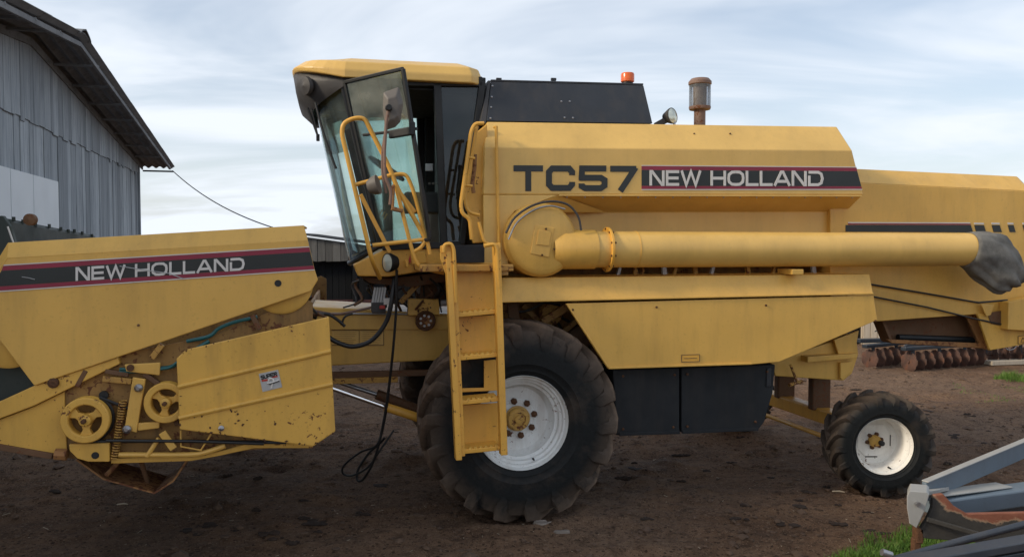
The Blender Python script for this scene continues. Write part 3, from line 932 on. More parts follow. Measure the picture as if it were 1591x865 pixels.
# parking stand and carrying wheel-side leg, beyond the frame edge
for q in (I(1700, 760, 6.0), I(1690, 690, 6.5)):
    MB().bar(Vector((q.x, q.y, 0)), q, .09, .09).build('stand_leg', M['impl_grey'], impl, .006)
    MB().box((q.x, q.y, .01), (.25, .25, .02)).build('stand_foot', M['impl_grey'], impl, .004)
qq = I(1423, 850, 5.05); MB().bar(Vector((qq.x, qq.y, 0)), qq, .04, .04).build('stand_leg', M['nut'], impl, .004)

# dark navy tubes nearest the camera
na = wpt(1400, 862, 4.35)
nav = thing('navy_tube_frame', 'dark navy steel tube and bar of an implement at the lower right corner', 'implement', (na.x, na.y, 0))
def N_(px, py, Y): return wpt(px, py, Y) - Vector((na.x, na.y, 0))
MB().tube([N_(1378, 872, 4.32), N_(1500, 838, 4.42), N_(1720, 781, 4.6)], .022, 12).build('tube', M['impl_dark'], nav, smooth=True)
MB().bar(N_(1396, 876, 4.15), N_(1760, 812, 4.35), .10, .045).build('flat_bar', M['impl_dark'], nav, .006)
MB().bar(N_(1396, 893, 4.15), N_(1760, 832, 4.35), .06, .05).build('under_bar', M['impl_dark'], nav, .006)
MB().tube([N_(1370, 857, 4.32), N_(1385, 862, 4.32)], .02, 10).build('end_pin', M['steel'], nav, smooth=True)
for q in (N_(1450, 880, 4.2), N_(1720, 820, 4.35)):
    MB().bar(Vector((q.x, q.y, 0)), q, .05, .05).build('leg', M['impl_dark'], nav, .005)

# ================================================================== COMBINE HARVESTER
comb = thing('combine_harvester', 'yellow combine harvester with open cab door and long unloading tube on bare yard', 'combine harvester', ORG, TH)
def mir(v): return 2 * VC - v
def mp_(p): return Vector((p[0], mir(p[1]), p[2]))
def VV(px, py, v): return P(px, py, v)
def slab(name, pix, v, th, mat, parent, bevel=.006):
    return MB().prism([P(a, b, v) for a, b in pix], (0, th, 0)).build(name, mat, parent, bevel)
def rod(name, pix, v, r, mat, parent, smooth_n=0, seg=8, rd=0.0):
    """pix items (px,py) or (px,py,v)"""
    pts = [P(p[0], p[1], p[2] if len(p) > 2 else v) for p in pix]
    if rd: pts = rounded(pts, rd)
    if smooth_n: pts = curve(pts, smooth_n)
    return MB().tube(pts, r, seg).build(name, mat, parent, smooth=True)
def strap(name, pix, v, w, d, mat, parent, bevel=.004):
    a, b = [P(p[0], p[1], p[2] if len(p) > 2 else v) for p in pix]
    return MB().bar(a, b, d, w).build(name, mat, parent, bevel)

# ---------------------------------------------------------------- chassis: separator body between the wheels
def zq(py, v, px=1000): return P(px, py, v).z
ch = MB()
x0 = P(700, 500, .8).u if False else P(690, 500, .8)[0]
x1 = P(1318, 500, .8)[0]
ch.box(((x0 + x1) / 2 + .2, VC, 1.74), (x1 - x0 - .4, 1.30, 1.10))
chassis = ch.build('separator_body', M['grimy_shaded'], comb, .02)
MB().box((0.0, VC, .88), (.34, 1.9, .30)).build('front_axle', M['yellow_dirty'], chassis, .02)
# clutter that shows above the front wheel: braces, pulley, belt
for q, (pa, pb, ww) in enumerate((((842, 500), (905, 462), .07), ((796, 470), (800, 520), .10), ((870, 520), (916, 480), .045), ((884, 555), (925, 520), .05), ((812, 474), (838, 500), .05))):
    strap('brace', (pa, pb), .42 + .04 * q, ww, .05, M['brown'] if q % 2 else M['grimy_shaded'], chassis)
pc = P(912, 540, .60); MB().lathe([(.03, -.05), (.20, -.05), (.24, -.03), (.24, .03), (.20, .05), (.03, .05)], pc, (0, 1, 0), 28).build('drive_pulley', M['brown'], chassis, smooth=True)
pc2 = P(855, 488, .62); MB().lathe([(.02, -.05), (.10, -.05), (.12, 0), (.10, .05), (.02, .05)], pc2, (0, 1, 0), 20).build('drive_pulley', M['yellow_dirty'], chassis, smooth=True)
rod('drive_belt', [(848, 478), (905, 512)], .6, .014, M['hose'], chassis)
rod('drive_belt', [(866, 500), (900, 560)], .6, .014, M['hose'], chassis)
rod('hydraulic_hose', [(790, 472), (805, 484), (826, 480), (846, 470), (870, 474)], .45, .013, M['hose'], chassis, 6)

# ---------------------------------------------------------------- wheels
def make_tyre(rad, rim, wid, lugs, lug_h, lug_w, turn=0.0, ground=None):
    """lathe carcass with moulded angled bars; axis along local y, outer face at y=-wid/2"""
    mb = MB(); h = wid / 2; rb_ = rad - lug_h
    prof = [(rim * .985, -h * .60), (rim * 1.02, -h * .80), (rim + (rad - rim) * .10, -h * .88), (rim + (rad - rim) * .125, -h * .925), (rim + (rad - rim) * .15, -h * .92), (rim + (rad - rim) * .22, -h * .97), (rim + (rad - rim) * .25, -h * 1.0), (rim + (rad - rim) * .27, -h * .995), (rim + (rad - rim) * .45, -h * 1.03), (rim + (rad - rim) * .66, -h * .985),
            (rb_ * .965, -h * .86), (rb_ * .992, -h * .62), (rb_, -h * .3), (rb_ * 1.004, 0)]
    prof = prof + [(r, -a) for r, a in prof[-2::-1]]
    mb.lathe(prof, (0, 0, 0), (0, 1, 0), 72)
    for side in (-1, 1):
        for k in range(lugs):
            base = 2 * math.pi * (k + (.5 if side > 0 else 0)) / lugs
            loopsA = []
            # stations from crown to shoulder and down the side wall
            st = [(-.08, rb_ * 1.0, rad * .998, 1.0), (.25, rb_, rad, 1.0), (.55, rb_ * .993, rad * .997, 1.0), (.82, rb_ * .97, rad * .988, 1.0), (.985, rb_ * .93, rad * .962, 1.0), (1.045, rb_ * .86, rad * .90, .85), (1.02, rb_ * .78, rb_ * .79, .35)]
            for i, (fr, r0, r1, ws) in enumerate(st):
                ang = base + .62 * (lug_w / .07) * .0 + (min(fr, 1.0) * h * .95) / rad * 1.05
                y = side * h * fr
                hw = lug_w * ws / 2 / rad
                loopsA.append([Vector((r * math.sin(ang + s * hw * q), y if r == r0 else y * 1.0, r * math.cos(ang + s * hw * q))) for r, s, q in ((r0 - .006, -1, 1.35), (r1, -1, .8), (r1, 1, .8), (r0 - .006, 1, 1.35))])
            mb.loft(loopsA)
    out = []; ct, st_ = math.cos(turn), math.sin(turn)
    for x_, y_, z_ in mb.v:
        x_, z_ = x_ * ct + z_ * st_, -x_ * st_ + z_ * ct
        if ground is not None and z_ < 0:
            lim = ground
            f = max(0.0, (-z_ - rim) / (rad - rim))
            sq = 1 - (1 - (lim - rim) / (rad - rim)) * max(0.0, math.cos(math.atan2(x_, -z_))) ** 6 * 1.0
            r_ = math.hypot(x_, z_)
            if r_ > rim:
                nr = rim + (r_ - rim) * sq; x_, z_ = x_ * nr / r_, z_ * nr / r_
                y_ *= 1 + (1 - sq) * .55 * math.sin(math.pi * min(1, (r_ - rim) / (rad - rim)))
        out.append((x_, y_, z_))
    mb.v = out
    return mb
def make_rim(kind, rim, wid, dish):
    """front of wheel at y=-wid/2; disc recessed by dish"""
    mb = MB(); h = wid * .40; t = -h
    if kind == 'front':
        prof = [(rim * 1.03, t - .015), (rim * 1.045, t + .005), (rim * 1.02, t + .03), (rim * .95, t + .035), (rim * .93, t + .06), (rim * .88, t + .07), (rim * .86, t + .10), (rim * .80, t + .11), (rim * .79, t + dish * .75), (rim * .70, t + dish * .95), (rim * .42, t + dish), (rim * .40, t + dish - .01), (.10, t + dish - .01), (.0005, t + dish - .01)]
    else:
        prof = [(rim * 1.03, t - .012), (rim * 1.045, t + .004), (rim * 1.02, t + .022), (rim * .96, t + .028), (rim * .93, t + .06), (rim * .90, t + .075), (rim * .88, t + dish * .8), (rim * .87, t + dish), (.0005, t + dish)]
    back = [(r, a + .012) for r, a in prof[::-1]]
    mb.lathe(prof, (0, 0, 0), (0, 1, 0), 56)
    mb.lathe([(rim * 1.03, t - .015), (rim * .99, t + .03), (rim * .985, -t), (rim * 1.04, -t + .01)], (0, 0, 0), (0, 1, 0), 56)
    return mb
def wheel(name, c, rad, rim, wid, lugs, lug_h, lug_w, rot, steer, dish, tm, rm, hubm, kind, nuts, hubr, flip=False):
    o = make_rim(kind, rim, wid, dish).build(name, rm, comb, smooth=True)
    o.location = c; o.rotation_mode = 'XYZ'
    o.rotation_euler = (0, 0, steer + (math.pi if flip else 0))
    make_tyre(rad, rim, wid, lugs, lug_h, lug_w, rot, c[2] + .012).build('tyre', tm, o, smooth=True)
    y = -wid * .40 + dish - .012
    if kind == 'front':
        MB().lathe([(hubr * 1.12, y - .006), (hubr * 1.12, y - .02), (hubr, y - .024), (hubr, y - .055), (hubr * .90, y - .068), (hubr * .62, y - .07), (hubr * .58, y - .060), (hubr * .36, y - .060), (hubr * .33, y - .074), (.0005, y - .076)], (0, 0, 0), (0, 1, 0), 36).build('hub', hubm, o, smooth=True)
    else:
        MB().lathe([(hubr, y), (hubr, y - .03), (hubr * .7, y - .05), (.0005, y - .055)], (0, 0, 0), (0, 1, 0), 10).build('hub', hubm, o, .004)
        MB().lathe([(hubr * .42, y - .05), (hubr * .42, y - .085), (.0005, y - .09)], (hubr * .75, 0, -.01), (0, 1, 0), 14).build('grease_cap', M['seal'], o, smooth=True)
        # square-cut wheel centre with open corners
        s = rim * .60
        pl = [(-s, .34 * s), (-.5 * s, s), (.62 * s, s), (s, .45 * s), (s, -.55 * s), (.45 * s, -s * .98), (-.55 * s, -s), (-s, -.5 * s)]
        MB().prism([Vector((a, y + .004, b)) for a, b in pl], (0, .012, 0)).build('centre_plate', rm, o, .006)
        for (a, b, w_, h_) in ((s * 1.03, .0, .010, .11), (-.02, -s * 1.03, .12, .010)):
            MB().box((a, y + .010, b), (w_, .004, h_)).build('slot', M['seal'], o)
    for k in range(nuts):
        an = 2 * math.pi * k / nuts + .2
        q = hubr * (1.55 if kind == 'front' else 1.12)
        MB().lathe([(.030 if kind == 'front' else .020, y + .01), (.030 if kind == 'front' else .020, y - .022), (.016, y - .03), (.0005, y - .034)], (q * math.cos(an), 0, q * math.sin(an)), (0, 1, 0), 6).build('wheel_nut', M['nut'], o)
    MB().lathe([(.010, 0), (.007, -.045), (.0005, -.046)], (rim * .28, -wid * .40 + .07, -rim * .84), (0, 1, 0), 8).build('valve', M['seal'], o)
    return o
FW = P(813, 657, 0.0)
fwz = .885
wheel('front_wheel', (FW[0], .27, fwz), .895, .405, .58, 18, .055, .105, .3, 0, .22, M['tyre_front'], M['rim_white'], M['hub'], 'front', 8, .102)
wheel('front_wheel', (FW[0], mir(.275), fwz), .895, .405, .58, 18, .055, .105, .9, 0, .22, M['tyre_front'], M['rim_white'], M['hub'], 'front', 8, .102, True)
RW = P(1382, 685, -.02)
rwz = .498
wheel('rear_wheel', (RW[0] + .0, .16, rwz), .505, .268, .39, 17, .036, .062, .2, R(-13), .24, M['tyre_rear'], M['rim_cream'], M['hub'], 'rear', 6, .062)
wheel('rear_wheel', (RW[0] - .12, mir(.02), rwz), .505, .268, .39, 17, .036, .062, .7, R(-13), .24, M['tyre_rear'], M['rim_cream'], M['hub'], 'rear', 6, .062, True)
# rear axle
ax = MB(); ax.bar((RW[0] - .02, .40, .60), (RW[0] - .10, mir(.3), .60), .17, .15)
rear_axle = ax.build('rear_axle', M['yellow_orange'], comb, .015)
MB().tube([(RW[0] - .22, .38, .44), (RW[0] - .30, mir(.3), .44)], .024, 10).build('tie_rod', M['yellow_orange'], rear_axle, smooth=True)
for vv in (1.05, 1.75):
    MB().box((RW[0] - .06, vv, .90), (.22, .10, .50)).build('axle_bracket', M['brown'], rear_axle, .015)
for vv in (.40,):
    MB().box((RW[0] - .01, vv, .60), (.13, .10, .22)).build('king_pin', M['yellow_orange'], rear_axle, .012)

# ---------------------------------------------------------------- grain tank
VT, VB, VI = .36, .15, .52                    # tank lip, band and lower body
tk = MB()
near = [[(757, 189.5), VT], [(1300, 197), VT]]
def ring(pl, pr, v):
    a, b = P(pl[0], pl[1], v), P(pr[0], pr[1], v)
    return [a, b, mp_(b), mp_(a)]
loops = [ring((757, 189.5), (1300, 197), VT), ring((753, 229), (1324, 234), VB), ring((751, 302), (1341, 302.5), VB)]
lo2 = ring((800, 330), (1315, 328.5), VI); lo3 = ring((800, 408), (1312, 404), VI)
tk.loft(loops + [lo2, lo3])
tank = tk.build('grain_tank', M['yellow_tank'], comb, .008)
# flange under the band with its row of bolts
a, b = P(868, 302.5, VB - .004), P(1339, 303.5, VB - .004)
MB().bar(a + Vector((0, .02, -.006)), b + Vector((0, .02, -.006)), .05, .014).build('flange', M['yellow_tank'], tank, .003)
for k in range(18):
    p = a.lerp(b, (k + .5) / 18) + Vector((0, .03, -.016)); MB().lathe([(.007, 0), (.007, -.010)], p, (0, 0, 1), 6, True).build('bolt', M['steel'], tank)
# front apron beside the elbow
slab('front_apron', [(751, 303), (868, 303), (800, 328), (790, 340), (790, 428), (752, 428)], VB - .002, .03, M['yellow_tank'], tank)
MB().prism([P(868, 303, VB), P(800, 330, VB), P(943, 330, VI - .05)], (0, .02, .0)).build('gusset', M['yellow_tank'], tank, .004)
# stripes and lettering
def stripe(pfx, v, rows, parent):
    for nm, pix, mat in rows:
        MB().prism([P(a_, b_, v) for a_, b_ in pix], (0, .0035, 0)).build(nm, mat, parent)
stripe('', VB - .004, [
 ('white_line', [(997, 256.6), (1330.5, 259.2), (1331, 260.4), (997, 257.8)], M['decal_white']),
 ('maroon_stripe', [(997, 258.2), (1331, 260.8), (1332, 266), (997, 264)], M['maroon']),
 ('black_stripe', [(997, 264.2), (1332, 266.2), (1338.3, 289.4), (997, 288.8)], M['black_band']),
 ('maroon_stripe', [(997, 289), (1338.4, 289.6), (1339.4, 293.4), (997, 293.6)], M['maroon']),
 ('white_line', [(997, 294), (1339.5, 293.8), (1340, 295), (997, 295.3)], M['decal_white'])], tank)
lettering('brand_lettering', 'NEW HOLLAND', [(1009.5, 264.8), (1280, 266), (1280, 289), (1009.5, 288.4)], VB - .0085, M['decal_white'], tank, .19, .12)
lettering('model_lettering', 'TC57', [(798, 256.5), (994, 257.5), (994, 297), (798, 297)], VB - .0045, M['black_band'], tank, .235, .10)
# vertical grab rod in front of the tank corner
rod('corner_rod', [(771, 196), (773, 300), (776, 395)], VB - .05, .014, M['yellow_orange'], tank)
for p in ((770, 198), (776, 388)):
    rod('rod_bracket', [(p[0], p[1], VB - .05), (p[0] - 2, p[1], VB + .02)], 0, .012, M['yellow_orange'], tank)
for p in ((1134, 208), (1078, 430 - 222)):
    c = P(p[0], p[1], VT - .075); MB().lathe([(.008, 0), (.008, -.012)], c, (0, 1, 0), 8, True).build('rivet', M['brown'], tank)

# black tank extension
ex = MB()
el = [P(763, 127, .62), P(1000, 133, .62), mp_(P(1000, 133, .62)), mp_(P(763, 127, .62))]
eb = [P(756, 188, .42), P(1014, 192, .42), mp_(P(1014, 192, .42)), mp_(P(756, 188, .42))]
ex.loft([eb, el])
ext = ex.build('tank_extension', M['black_paint'], comb, .006)
for (qa, qb) in ((el[0], el[1]),):
    MB().bar(qa + Vector((.0, .03, .012)), qb + Vector((0, .03, .012)), .05, .018).build('top_angle', M['black_paint'], ext, .003)
for px_, py_ in ((765, 134), (764, 151), (763, 167), (762, 184)):
    f = (py_ - 127) / 61; c = P(px_, py_, .62 - .2 * f - .004); MB().lathe([(.009, .005), (.009, -.006), (.0005, -.009)], c, (0, 1, 0), 8).build('rivet', M['steel'], ext)
for px_, py_ in ((872, 158), (885, 158), (877, 183), (890, 183.5)):
    f = (py_ - 130) / 61; c = P(px_, py_, .62 - .2 * f - .004); MB().lathe([(.009, .005), (.009, -.006), (.0005, -.009)], c, (0, 1, 0), 8).build('rivet', M['steel'], ext)
MB().prism([eb[0] + Vector((-.06, .0, -.02)), eb[0] + Vector((-.004, .0, -.02)), el[0] + Vector((-.004, 0, .01)), el[0] + Vector((-.03, 0, .01))], (0, 1.6, 0)).build('front_screen', M['dark_plastic'], ext, .005)
for px_ in (775, 860):
    c = P(px_, 127, .64); MB().box(c + Vector((0, 0, .02)), (.05, .03, .025)).build('lifting_lug', M['black_paint'], ext, .003)

# beacon
bc = P(975, 133, .75)
bk = MB().lathe([(.050, 0), (.055, .012), (.052, .03), (.0005, .032)], bc, (0, 0, 1), 24).build('beacon', M['seal'], comb, smooth=True)
MB().lathe([(.058, .030), (.066, .036), (.066, .105), (.060, .118), (.0005, .122)], bc, (0, 0, 1), 28).build('amber_lens', M['amber'], bk, smooth=True)
# work lamp
lp = P(1045, 180, .55)
ld = Vector((.50, -.85, .12)).normalized()
wk = MB().lathe([(.012, -.11), (.045, -.09), (.076, -.02), (.080, .0), (.073, .004)], lp, ld, 24).build('work_lamp', M['dark_plastic'], comb, smooth=True)
MB().lathe([(.073, .002), (.05, .014), (.0005, .020)], lp, ld, 24).build('lens', M['lamp_lens'], wk, smooth=True)
MB().tube([lp + Vector((.02, 0, -.06)), lp + Vector((.02, 0, -.13))], .012, 8).build('stem', M['steel'], wk)
MB().bar(lp + Vector((-.04, .03, -.03)), P(1018, 196, .6), .03, .06).build('arm', M['dark_plastic'], wk, .006)
# air intake pre-cleaner
ep = P(1087, 196, .85)
st = MB().lathe([(.058, -.1), (.058, .16), (.105, .165), (.110, .18), (.110, .195), (.066, .20), (.068, .40), (.108, .41), (.116, .42), (.116, .445), (.09, .475), (.0005, .482)], ep, (0, 0, 1), 32).build('air_intake', M['exhaust'], comb, smooth=True)
MB().lathe([(.108, .19), (.108, .415)], ep, (0, 0, 1), 32).build('clear_bowl', M['bowl'], st, smooth=True)

# ---------------------------------------------------------------- unloading tube
TV = .10
ta, tb = P(885, 387.5, TV), P(1512, 387.5, TV)
tr_ = .163
tb_dir = (tb - ta).normalized()
elb = P(838, 373, TV)
ec = MB().lathe([(.0005, -.165), (.255, -.165), (.30, -.145), (.325, -.10), (.325, .34)], Vector((elb[0], .16, elb[2])), (0, 1, 0), 48)
auger = MB().lathe([(tr_ + .004, .0), (tr_, .0), (tr_, (tb - ta).length), (tr_ - .012, (tb - ta).length), (tr_ - .012, (tb - ta).length - .3)], ta, tb_dir, 40).build('unloading_tube', M['yellow_tank'], comb, smooth=True)
ec.build('elbow_housing', M['yellow'], auger, .006, smooth=True)
L_ = (tb - ta).length
def at_px(px): return ta.lerp(tb, (px - 885) / (1512 - 885))
MB().lathe([(tr_ - .01, -.012), (tr_ + .038, -.012), (tr_ + .038, .012), (tr_ - .01, .012)], at_px(937), tb_dir, 40).build('flange_ring', M['yellow_orange'], auger, .003, smooth=True)
for k in range(10):
    an = 2 * math.pi * k / 10 + .3
    c = at_px(937) + Vector((-.018, math.cos(an) * (tr_ + .022), math.sin(an) * (tr_ + .022)))
    MB().lathe([(.010, 0), (.010, .045)], c, tb_dir, 6, True).build('bolt', M['nut'], auger)
MB().lathe([(tr_ - .002, -.003), (tr_ + .004, -.003), (tr_ + .004, .003), (tr_ - .002, .003)], at_px(977), tb_dir, 40).build('weld_seam', M['yellow'], auger, smooth=True)
# elbow boot widening from the housing into the tube, with hatch
bt = MB()
bt.lathe([(tr_ - .03, -.20), (tr_ + .012, -.10), (tr_ + .012, .19)], at_px(890), tb_dir, 36); bt.build('boot', M['yellow'], auger, smooth=True)
hv = -.013
MB().prism([P(a_, b_, hv) for a_, b_ in ((832, 349), (862, 354), (853, 400), (824, 394))], (0, .014, 0)).build('hatch', M['yellow'], auger, .005)
MB().prism([P(a_, b_, hv - .008) for a_, b_ in ((837, 357), (857, 360.5), (853, 382), (833, 380))], (0, .009, 0)).build('hatch_panel', M['yellow'], auger, .004)
for p in ((848, 355.5), (842, 396), (861, 387)):
    MB().lathe([(.009, 0), (.009, -.016)], P(p[0], p[1], hv), (0, 1, 0), 6, True).build('hatch_bolt', M['nut'], auger)
# curved pipe arched over the housing
rod('arched_pipe', [(786, 362), (800, 338), (826, 320), (855, 313), (882, 318), (898, 336), (903, 358)], -.02, .010, M['dark_plastic'], auger, 5)
rod('arched_pipe', [(790, 372), (803, 346), (828, 327), (854, 320), (878, 325)], -.03, .008, M['steel'], auger, 5)
# saddle that carries the tube
c = P(1228, 412, TV)
MB().box(c + Vector((0, 0, -.06)), (.12, .26, .05)).build('saddle', M['yellow'], auger, .006)
MB().box(c + Vector((0, .06, -.14)), (.06, .08, .14)).build('saddle_post', M['yellow_dirty'], auger, .006)
for k, px_ in enumerate((965, 985, 1002, 1030, 1052, 1078, 1110, 1160, 1205, 1262, 1290)):
    strap('tank_strut', ((px_, 404), (px_ + (3 if k % 2 else -6), 432)), .58 + .03 * (k % 3), .03 + .015 * (k % 2), .04, M['yellow_dirty'] if k % 3 else M['sticker'], auger)
# rubber spout hanging from the end
def spout():
    """limp canvas sleeve: rings slide from the tube end down to a wide flattened mouth"""
    mb = MB(); loops = []
    e = tb - tb_dir * .06
    tops = [(0, .172), (.12, .176), (.27, .172), (.42, .15), (.54, .05), (.63, -.10), (.70, -.24)]      # upper outline (u, z)
    bots = [(-.06, -.165), (-.03, -.20), (.05, -.265), (.14, -.335), (.22, -.395), (.31, -.440), (.40, -.455)]  # lower outline
    deps = [.172, .176, .175, .165, .15, .135, .125]
    for k, (tp_, bo_, dp) in enumerate(zip(tops, bots, deps)):
        T, B = e + Vector((tp_[0], 0, tp_[1])), e + Vector((bo_[0], 0, bo_[1]))
        c_ = (T + B) / 2; ax_ = (T - B) / 2
        l = []
        for q in range(44):
            an = 2 * math.pi * q / 44
            p = c_ + ax_ * math.cos(an) + Vector((0, math.sin(an) * dp, 0))
            if k:
                f = .012 + .008 * k
                d = noise.noise(Vector((q * .33, k * .55, 4.0))) * 1.6 + abs(noise.noise(Vector((q * .55 + k * .5, k * .3, 9)))) * 1.5 - .5
                p += (Vector((0, math.sin(an), 0)) + ax_.normalized() * math.cos(an)) * d * f * .95
            l.append(p)
        loops.append(l)
    mb.loft(loops, caps=False)
    return mb
sp_o = spout().build('rubber_spout', M['canvas'], auger, smooth=True)
sd = sp_o.modifiers.new('sub', 'SUBSURF'); sd.levels = 1; sd.render_levels = 1
so = sp_o.modifiers.new('thick', 'SOLIDIFY'); so.thickness = .008

# ---------------------------------------------------------------- walkway box and side shield
wkp = MB()
wl_ = [P(778, 431.5, .10), P(1351, 425.5, .10), P(1357, 457, .0), P(778, 470, .0)]
wkp.loft([[p for p in wl_], [Vector((p.x, .75, p.z)) for p in wl_]])
shield = wkp.build('walkway_box', M['yellow'], comb, .006)
sd_pix = [(879, 471.5), (1357.5, 459), (1363.5, 497), (1211, 562), (1168, 566), (945, 573)]
slab('side_shield', sd_pix, .004, .035, M['yellow'], shield)
slab('shield_plate', [(1059, 551), (1087, 550.2), (1087, 561.2), (1059, 562)], .0, .004, M['yellow_orange'], shield, 0)
for q in (((1059, 551), (1087, 550.2)), ((1059, 562), (1087, 561.2)), ((1059, 551), (1059, 562)), ((1087, 550.2), (1087, 561.2)), ((1063, 556.5), (1083, 556))):
    strap('plate_line', q, -.0015, .004, .003, M['dark_plastic'], shield, 0)
MB().prism([P(a_, b_, .06) for a_, b_ in ((780, 478), (876, 476), (940, 572), (1168, 566), (1209, 562), (1355, 500), (1350, 460), (780, 470))], (0, .02, 0)) if False else None
for px_, py_ in ((1360, 494), (1190, 470), (1020, 473), (890, 477)):
    MB().lathe([(.010, .004), (.010, -.007), (.0005, -.010)], P(px_, py_ + 4, .002), (0, 1, 0), 8).build('shield_bolt', M['nut'], shield)
strap('shield_lip', ((946, 571.5), (1168, 564.5)), -.004, .018, .014, M['yellow'], shield, .004)
strap('shield_lip', ((882, 474), (945, 570)), -.003, .014, .012, M['yellow'], shield, .004)
strap('walkway_lip', ((779, 468.5), (1357, 455.8)), -.006, .016, .012, M['yellow'], shield, .004)
# ---------------------------------------------------------------- black fuel tank
bt_ = MB().prism([P(a_, b_, .14) for a_, b_ in ((952, 574), (1056, 571), (1056, 672.5), (958, 676))], (0, .7, 0)).build('black_tank', M['black_tank'], comb, .012)
MB().prism([P(a_, b_, .15) for a_, b_ in ((1059, 571), (1205, 566), (1201, 610), (1188, 655), (1178, 668), (1059, 672.5))], (0, .65, 0)).build('rear_section', M['black_tank'], bt_, .012)

strap('edge_fold', ((962, 674), (1056, 671)), .135, .03, .02, M['black_tank'], bt_)
strap('edge_fold', ((1060, 671), (1178, 666)), .145, .03, .02, M['black_tank'], bt_)
for px_, py_ in ((968, 584), (1048, 582), (1068, 581), (1192, 577), (1068, 662), (1174, 655), (968, 666), (1046, 663)):
    MB().lathe([(.012, .01), (.012, -.006), (.0005, -.010)], P(px_, py_, .140), (0, 1, 0), 8).build('fastener', M['nut'], bt_)
slab('hinge', [(1192, 572), (1199, 571.5), (1198, 600), (1191, 601)], .135, .02, M['black_paint'], bt_)
# ---------------------------------------------------------------- sieve box under the rear
sv = .70
sb_ = slab('sieve_box', [(1196, 560), (1330, 520), (1334, 550), (1324, 580), (1311, 591), (1205, 584)], sv, 1.35, M['yellow'], comb, .01)
slab('hanger_plate', [(1296, 528), (1335, 513), (1328, 550), (1303, 550)], sv - .06, .03, M['yellow'], sb_)
slab('ledge', [(1255, 554), (1332, 549), (1332, 556), (1255, 563)], sv - .12, .13, M['yellow'], sb_)
slab('lower_plate', [(1306, 563), (1325, 561), (1322, 577), (1310, 590), (1306, 588)], sv - .05, .03, M['yellow'], sb_)
strap('link', ((1228, 566), (1238, 592)), sv - .08, .022, .02, M['yellow_dirty'], sb_)
rod('link_pin', [(1226, 598, sv - .1), (1246, 592, sv - .05)], sv, .018, M['yellow_dirty'], sb_)

# ---------------------------------------------------------------- rear hood
VH = .46
def hring(pts, v): return [P(a_, b_, v) for a_, b_ in pts]
top_n = hring([(1290, 260.5), (1580, 274), (1625, 318)], VH + .18)
cre_n = hring([(1290, 282), (1600, 297), (1640, 340)], VH)
hb = MB()
side_pix = [(1290, 282), (1600, 297), (1640, 340), (1655, 470), (1566, 481), (1527, 487.5), (1366, 499), (1290, 499)]
side_n = hring(side_pix, VH)
hb.loft([side_n, [mp_(p) for p in side_n]])
tp = [top_n[0], top_n[1], top_n[2], cre_n[2], cre_n[1], cre_n[0]]
hb.loft([[cre_n[0], top_n[0], mp_(top_n[0]), mp_(cre_n[0])], [cre_n[1], top_n[1], mp_(top_n[1]), mp_(cre_n[1])], [cre_n[2], top_n[2], mp_(top_n[2]), mp_(cre_n[2])]])
hood = hb.build('rear_hood', M['yellow'], comb, .008)
stripe('', VH - .004, [
 ('black_stripe', [(1314, 349.5), (1508.5, 349.8), (1512, 361), (1314, 360)], M['black_band']),
 ('maroon_stripe', [(1318, 347.2), (1508, 347.6), (1508.4, 349.4), (1318, 349.1)], M['maroon']),
 ('white_line', [(1318, 345.0), (1507.3, 345.6), (1507.8, 347.2), (1318, 346.8)], M['decal_white'])] +
 [('black_block', [(x_, 349.8), (x_ + w_, 349.9), (x_ + w_ + 3.2, 360.6), (x_ + 3, 360.6)], M['black_band']) for x_, w_ in ((1514, 15), (1541, 12.5), (1566, 9), (1589, 8))] +
 [('white_line', [(x_ - .5, 346), (x_ + w_ - .5, 346.2), (x_ + w_, 348.6), (x_, 348.4)], M['decal_white']) for x_, w_ in ((1514, 15), (1541, 12.5), (1566, 9), (1589, 8))], hood)
sk = [(1316, 430), (1358, 443), (1510, 466), (1600, 466), (1600, 476), (1528, 487), (1366, 498.5), (1316, 498.5)]
slab('lower_panel', sk, VH - .012, .010, M['yellow'], hood, .004)
rod('stay_cable', [(1352, 441.5), (1440, 456), (1520, 470), (1565, 466)], VH - .05, .010, M['hose'], hood)
rod('stay_cable', [(1358, 461), (1440, 477), (1510, 494), (1562, 505)], VH - .05, .009, M['hose'], hood)
# straw chopper
cb = MB()
cv = VH + .10
pix_in = [(1371, 495), (1518, 485), (1526, 539), (1386, 531)]
cb.prism([P(a_, b_, cv + .14) for a_, b_ in pix_in], (0, .02, 0))
for a_, b_ in ((0, 3), (1, 2), (3, 2)):
    p, q = pix_in[a_], pix_in[b_]
    A, B = P(*p, cv), P(*q, cv)
    cb.bar(A + Vector((0, .08, 0)), B + Vector((0, .08, 0)), .16, .03)
chop = cb.build('straw_chopper', M['brown'], comb, .006)
rod('rotor', [(1395, 524, cv + .10), (1512, 528, cv + .10)], 0, .035, M['seal'], chop)
slab('chopper_frame', [(1378, 527), (1524, 533), (1527, 541), (1386, 533)], cv - .02, .03, M['skid'], chop)
slab('chopper_post', [(1500, 488), (1518, 487), (1537, 544), (1526, 541)], cv - .02, .03, M['skid'], chop)
slab('chopper_side', [(1519, 488), (1560, 484), (1566, 512), (1620, 514), (1620, 530), (1538, 544)], VH - .04, .03, M['yellow_worn'], chop)
slab('brown_infill', [(1534, 486), (1566, 481), (1566, 508), (1540, 503)], VH - .025 - .022, .006, M['brown'], chop, 0)
slab('pointed_bracket', [(1524, 472), (1545, 474), (1540, 489), (1533, 492)], VH - .07, .015, M['yellow'], chop)
slab('end_cover', [(1567, 469), (1640, 455), (1640, 516), (1566, 512)], VH - .14, .12, M['yellow'], chop)
slab('warning_label', [(1582, 522), (1602, 520), (1602, 532), (1582, 534)], VH - .043, .002, M['yellow_orange'], chop, 0)
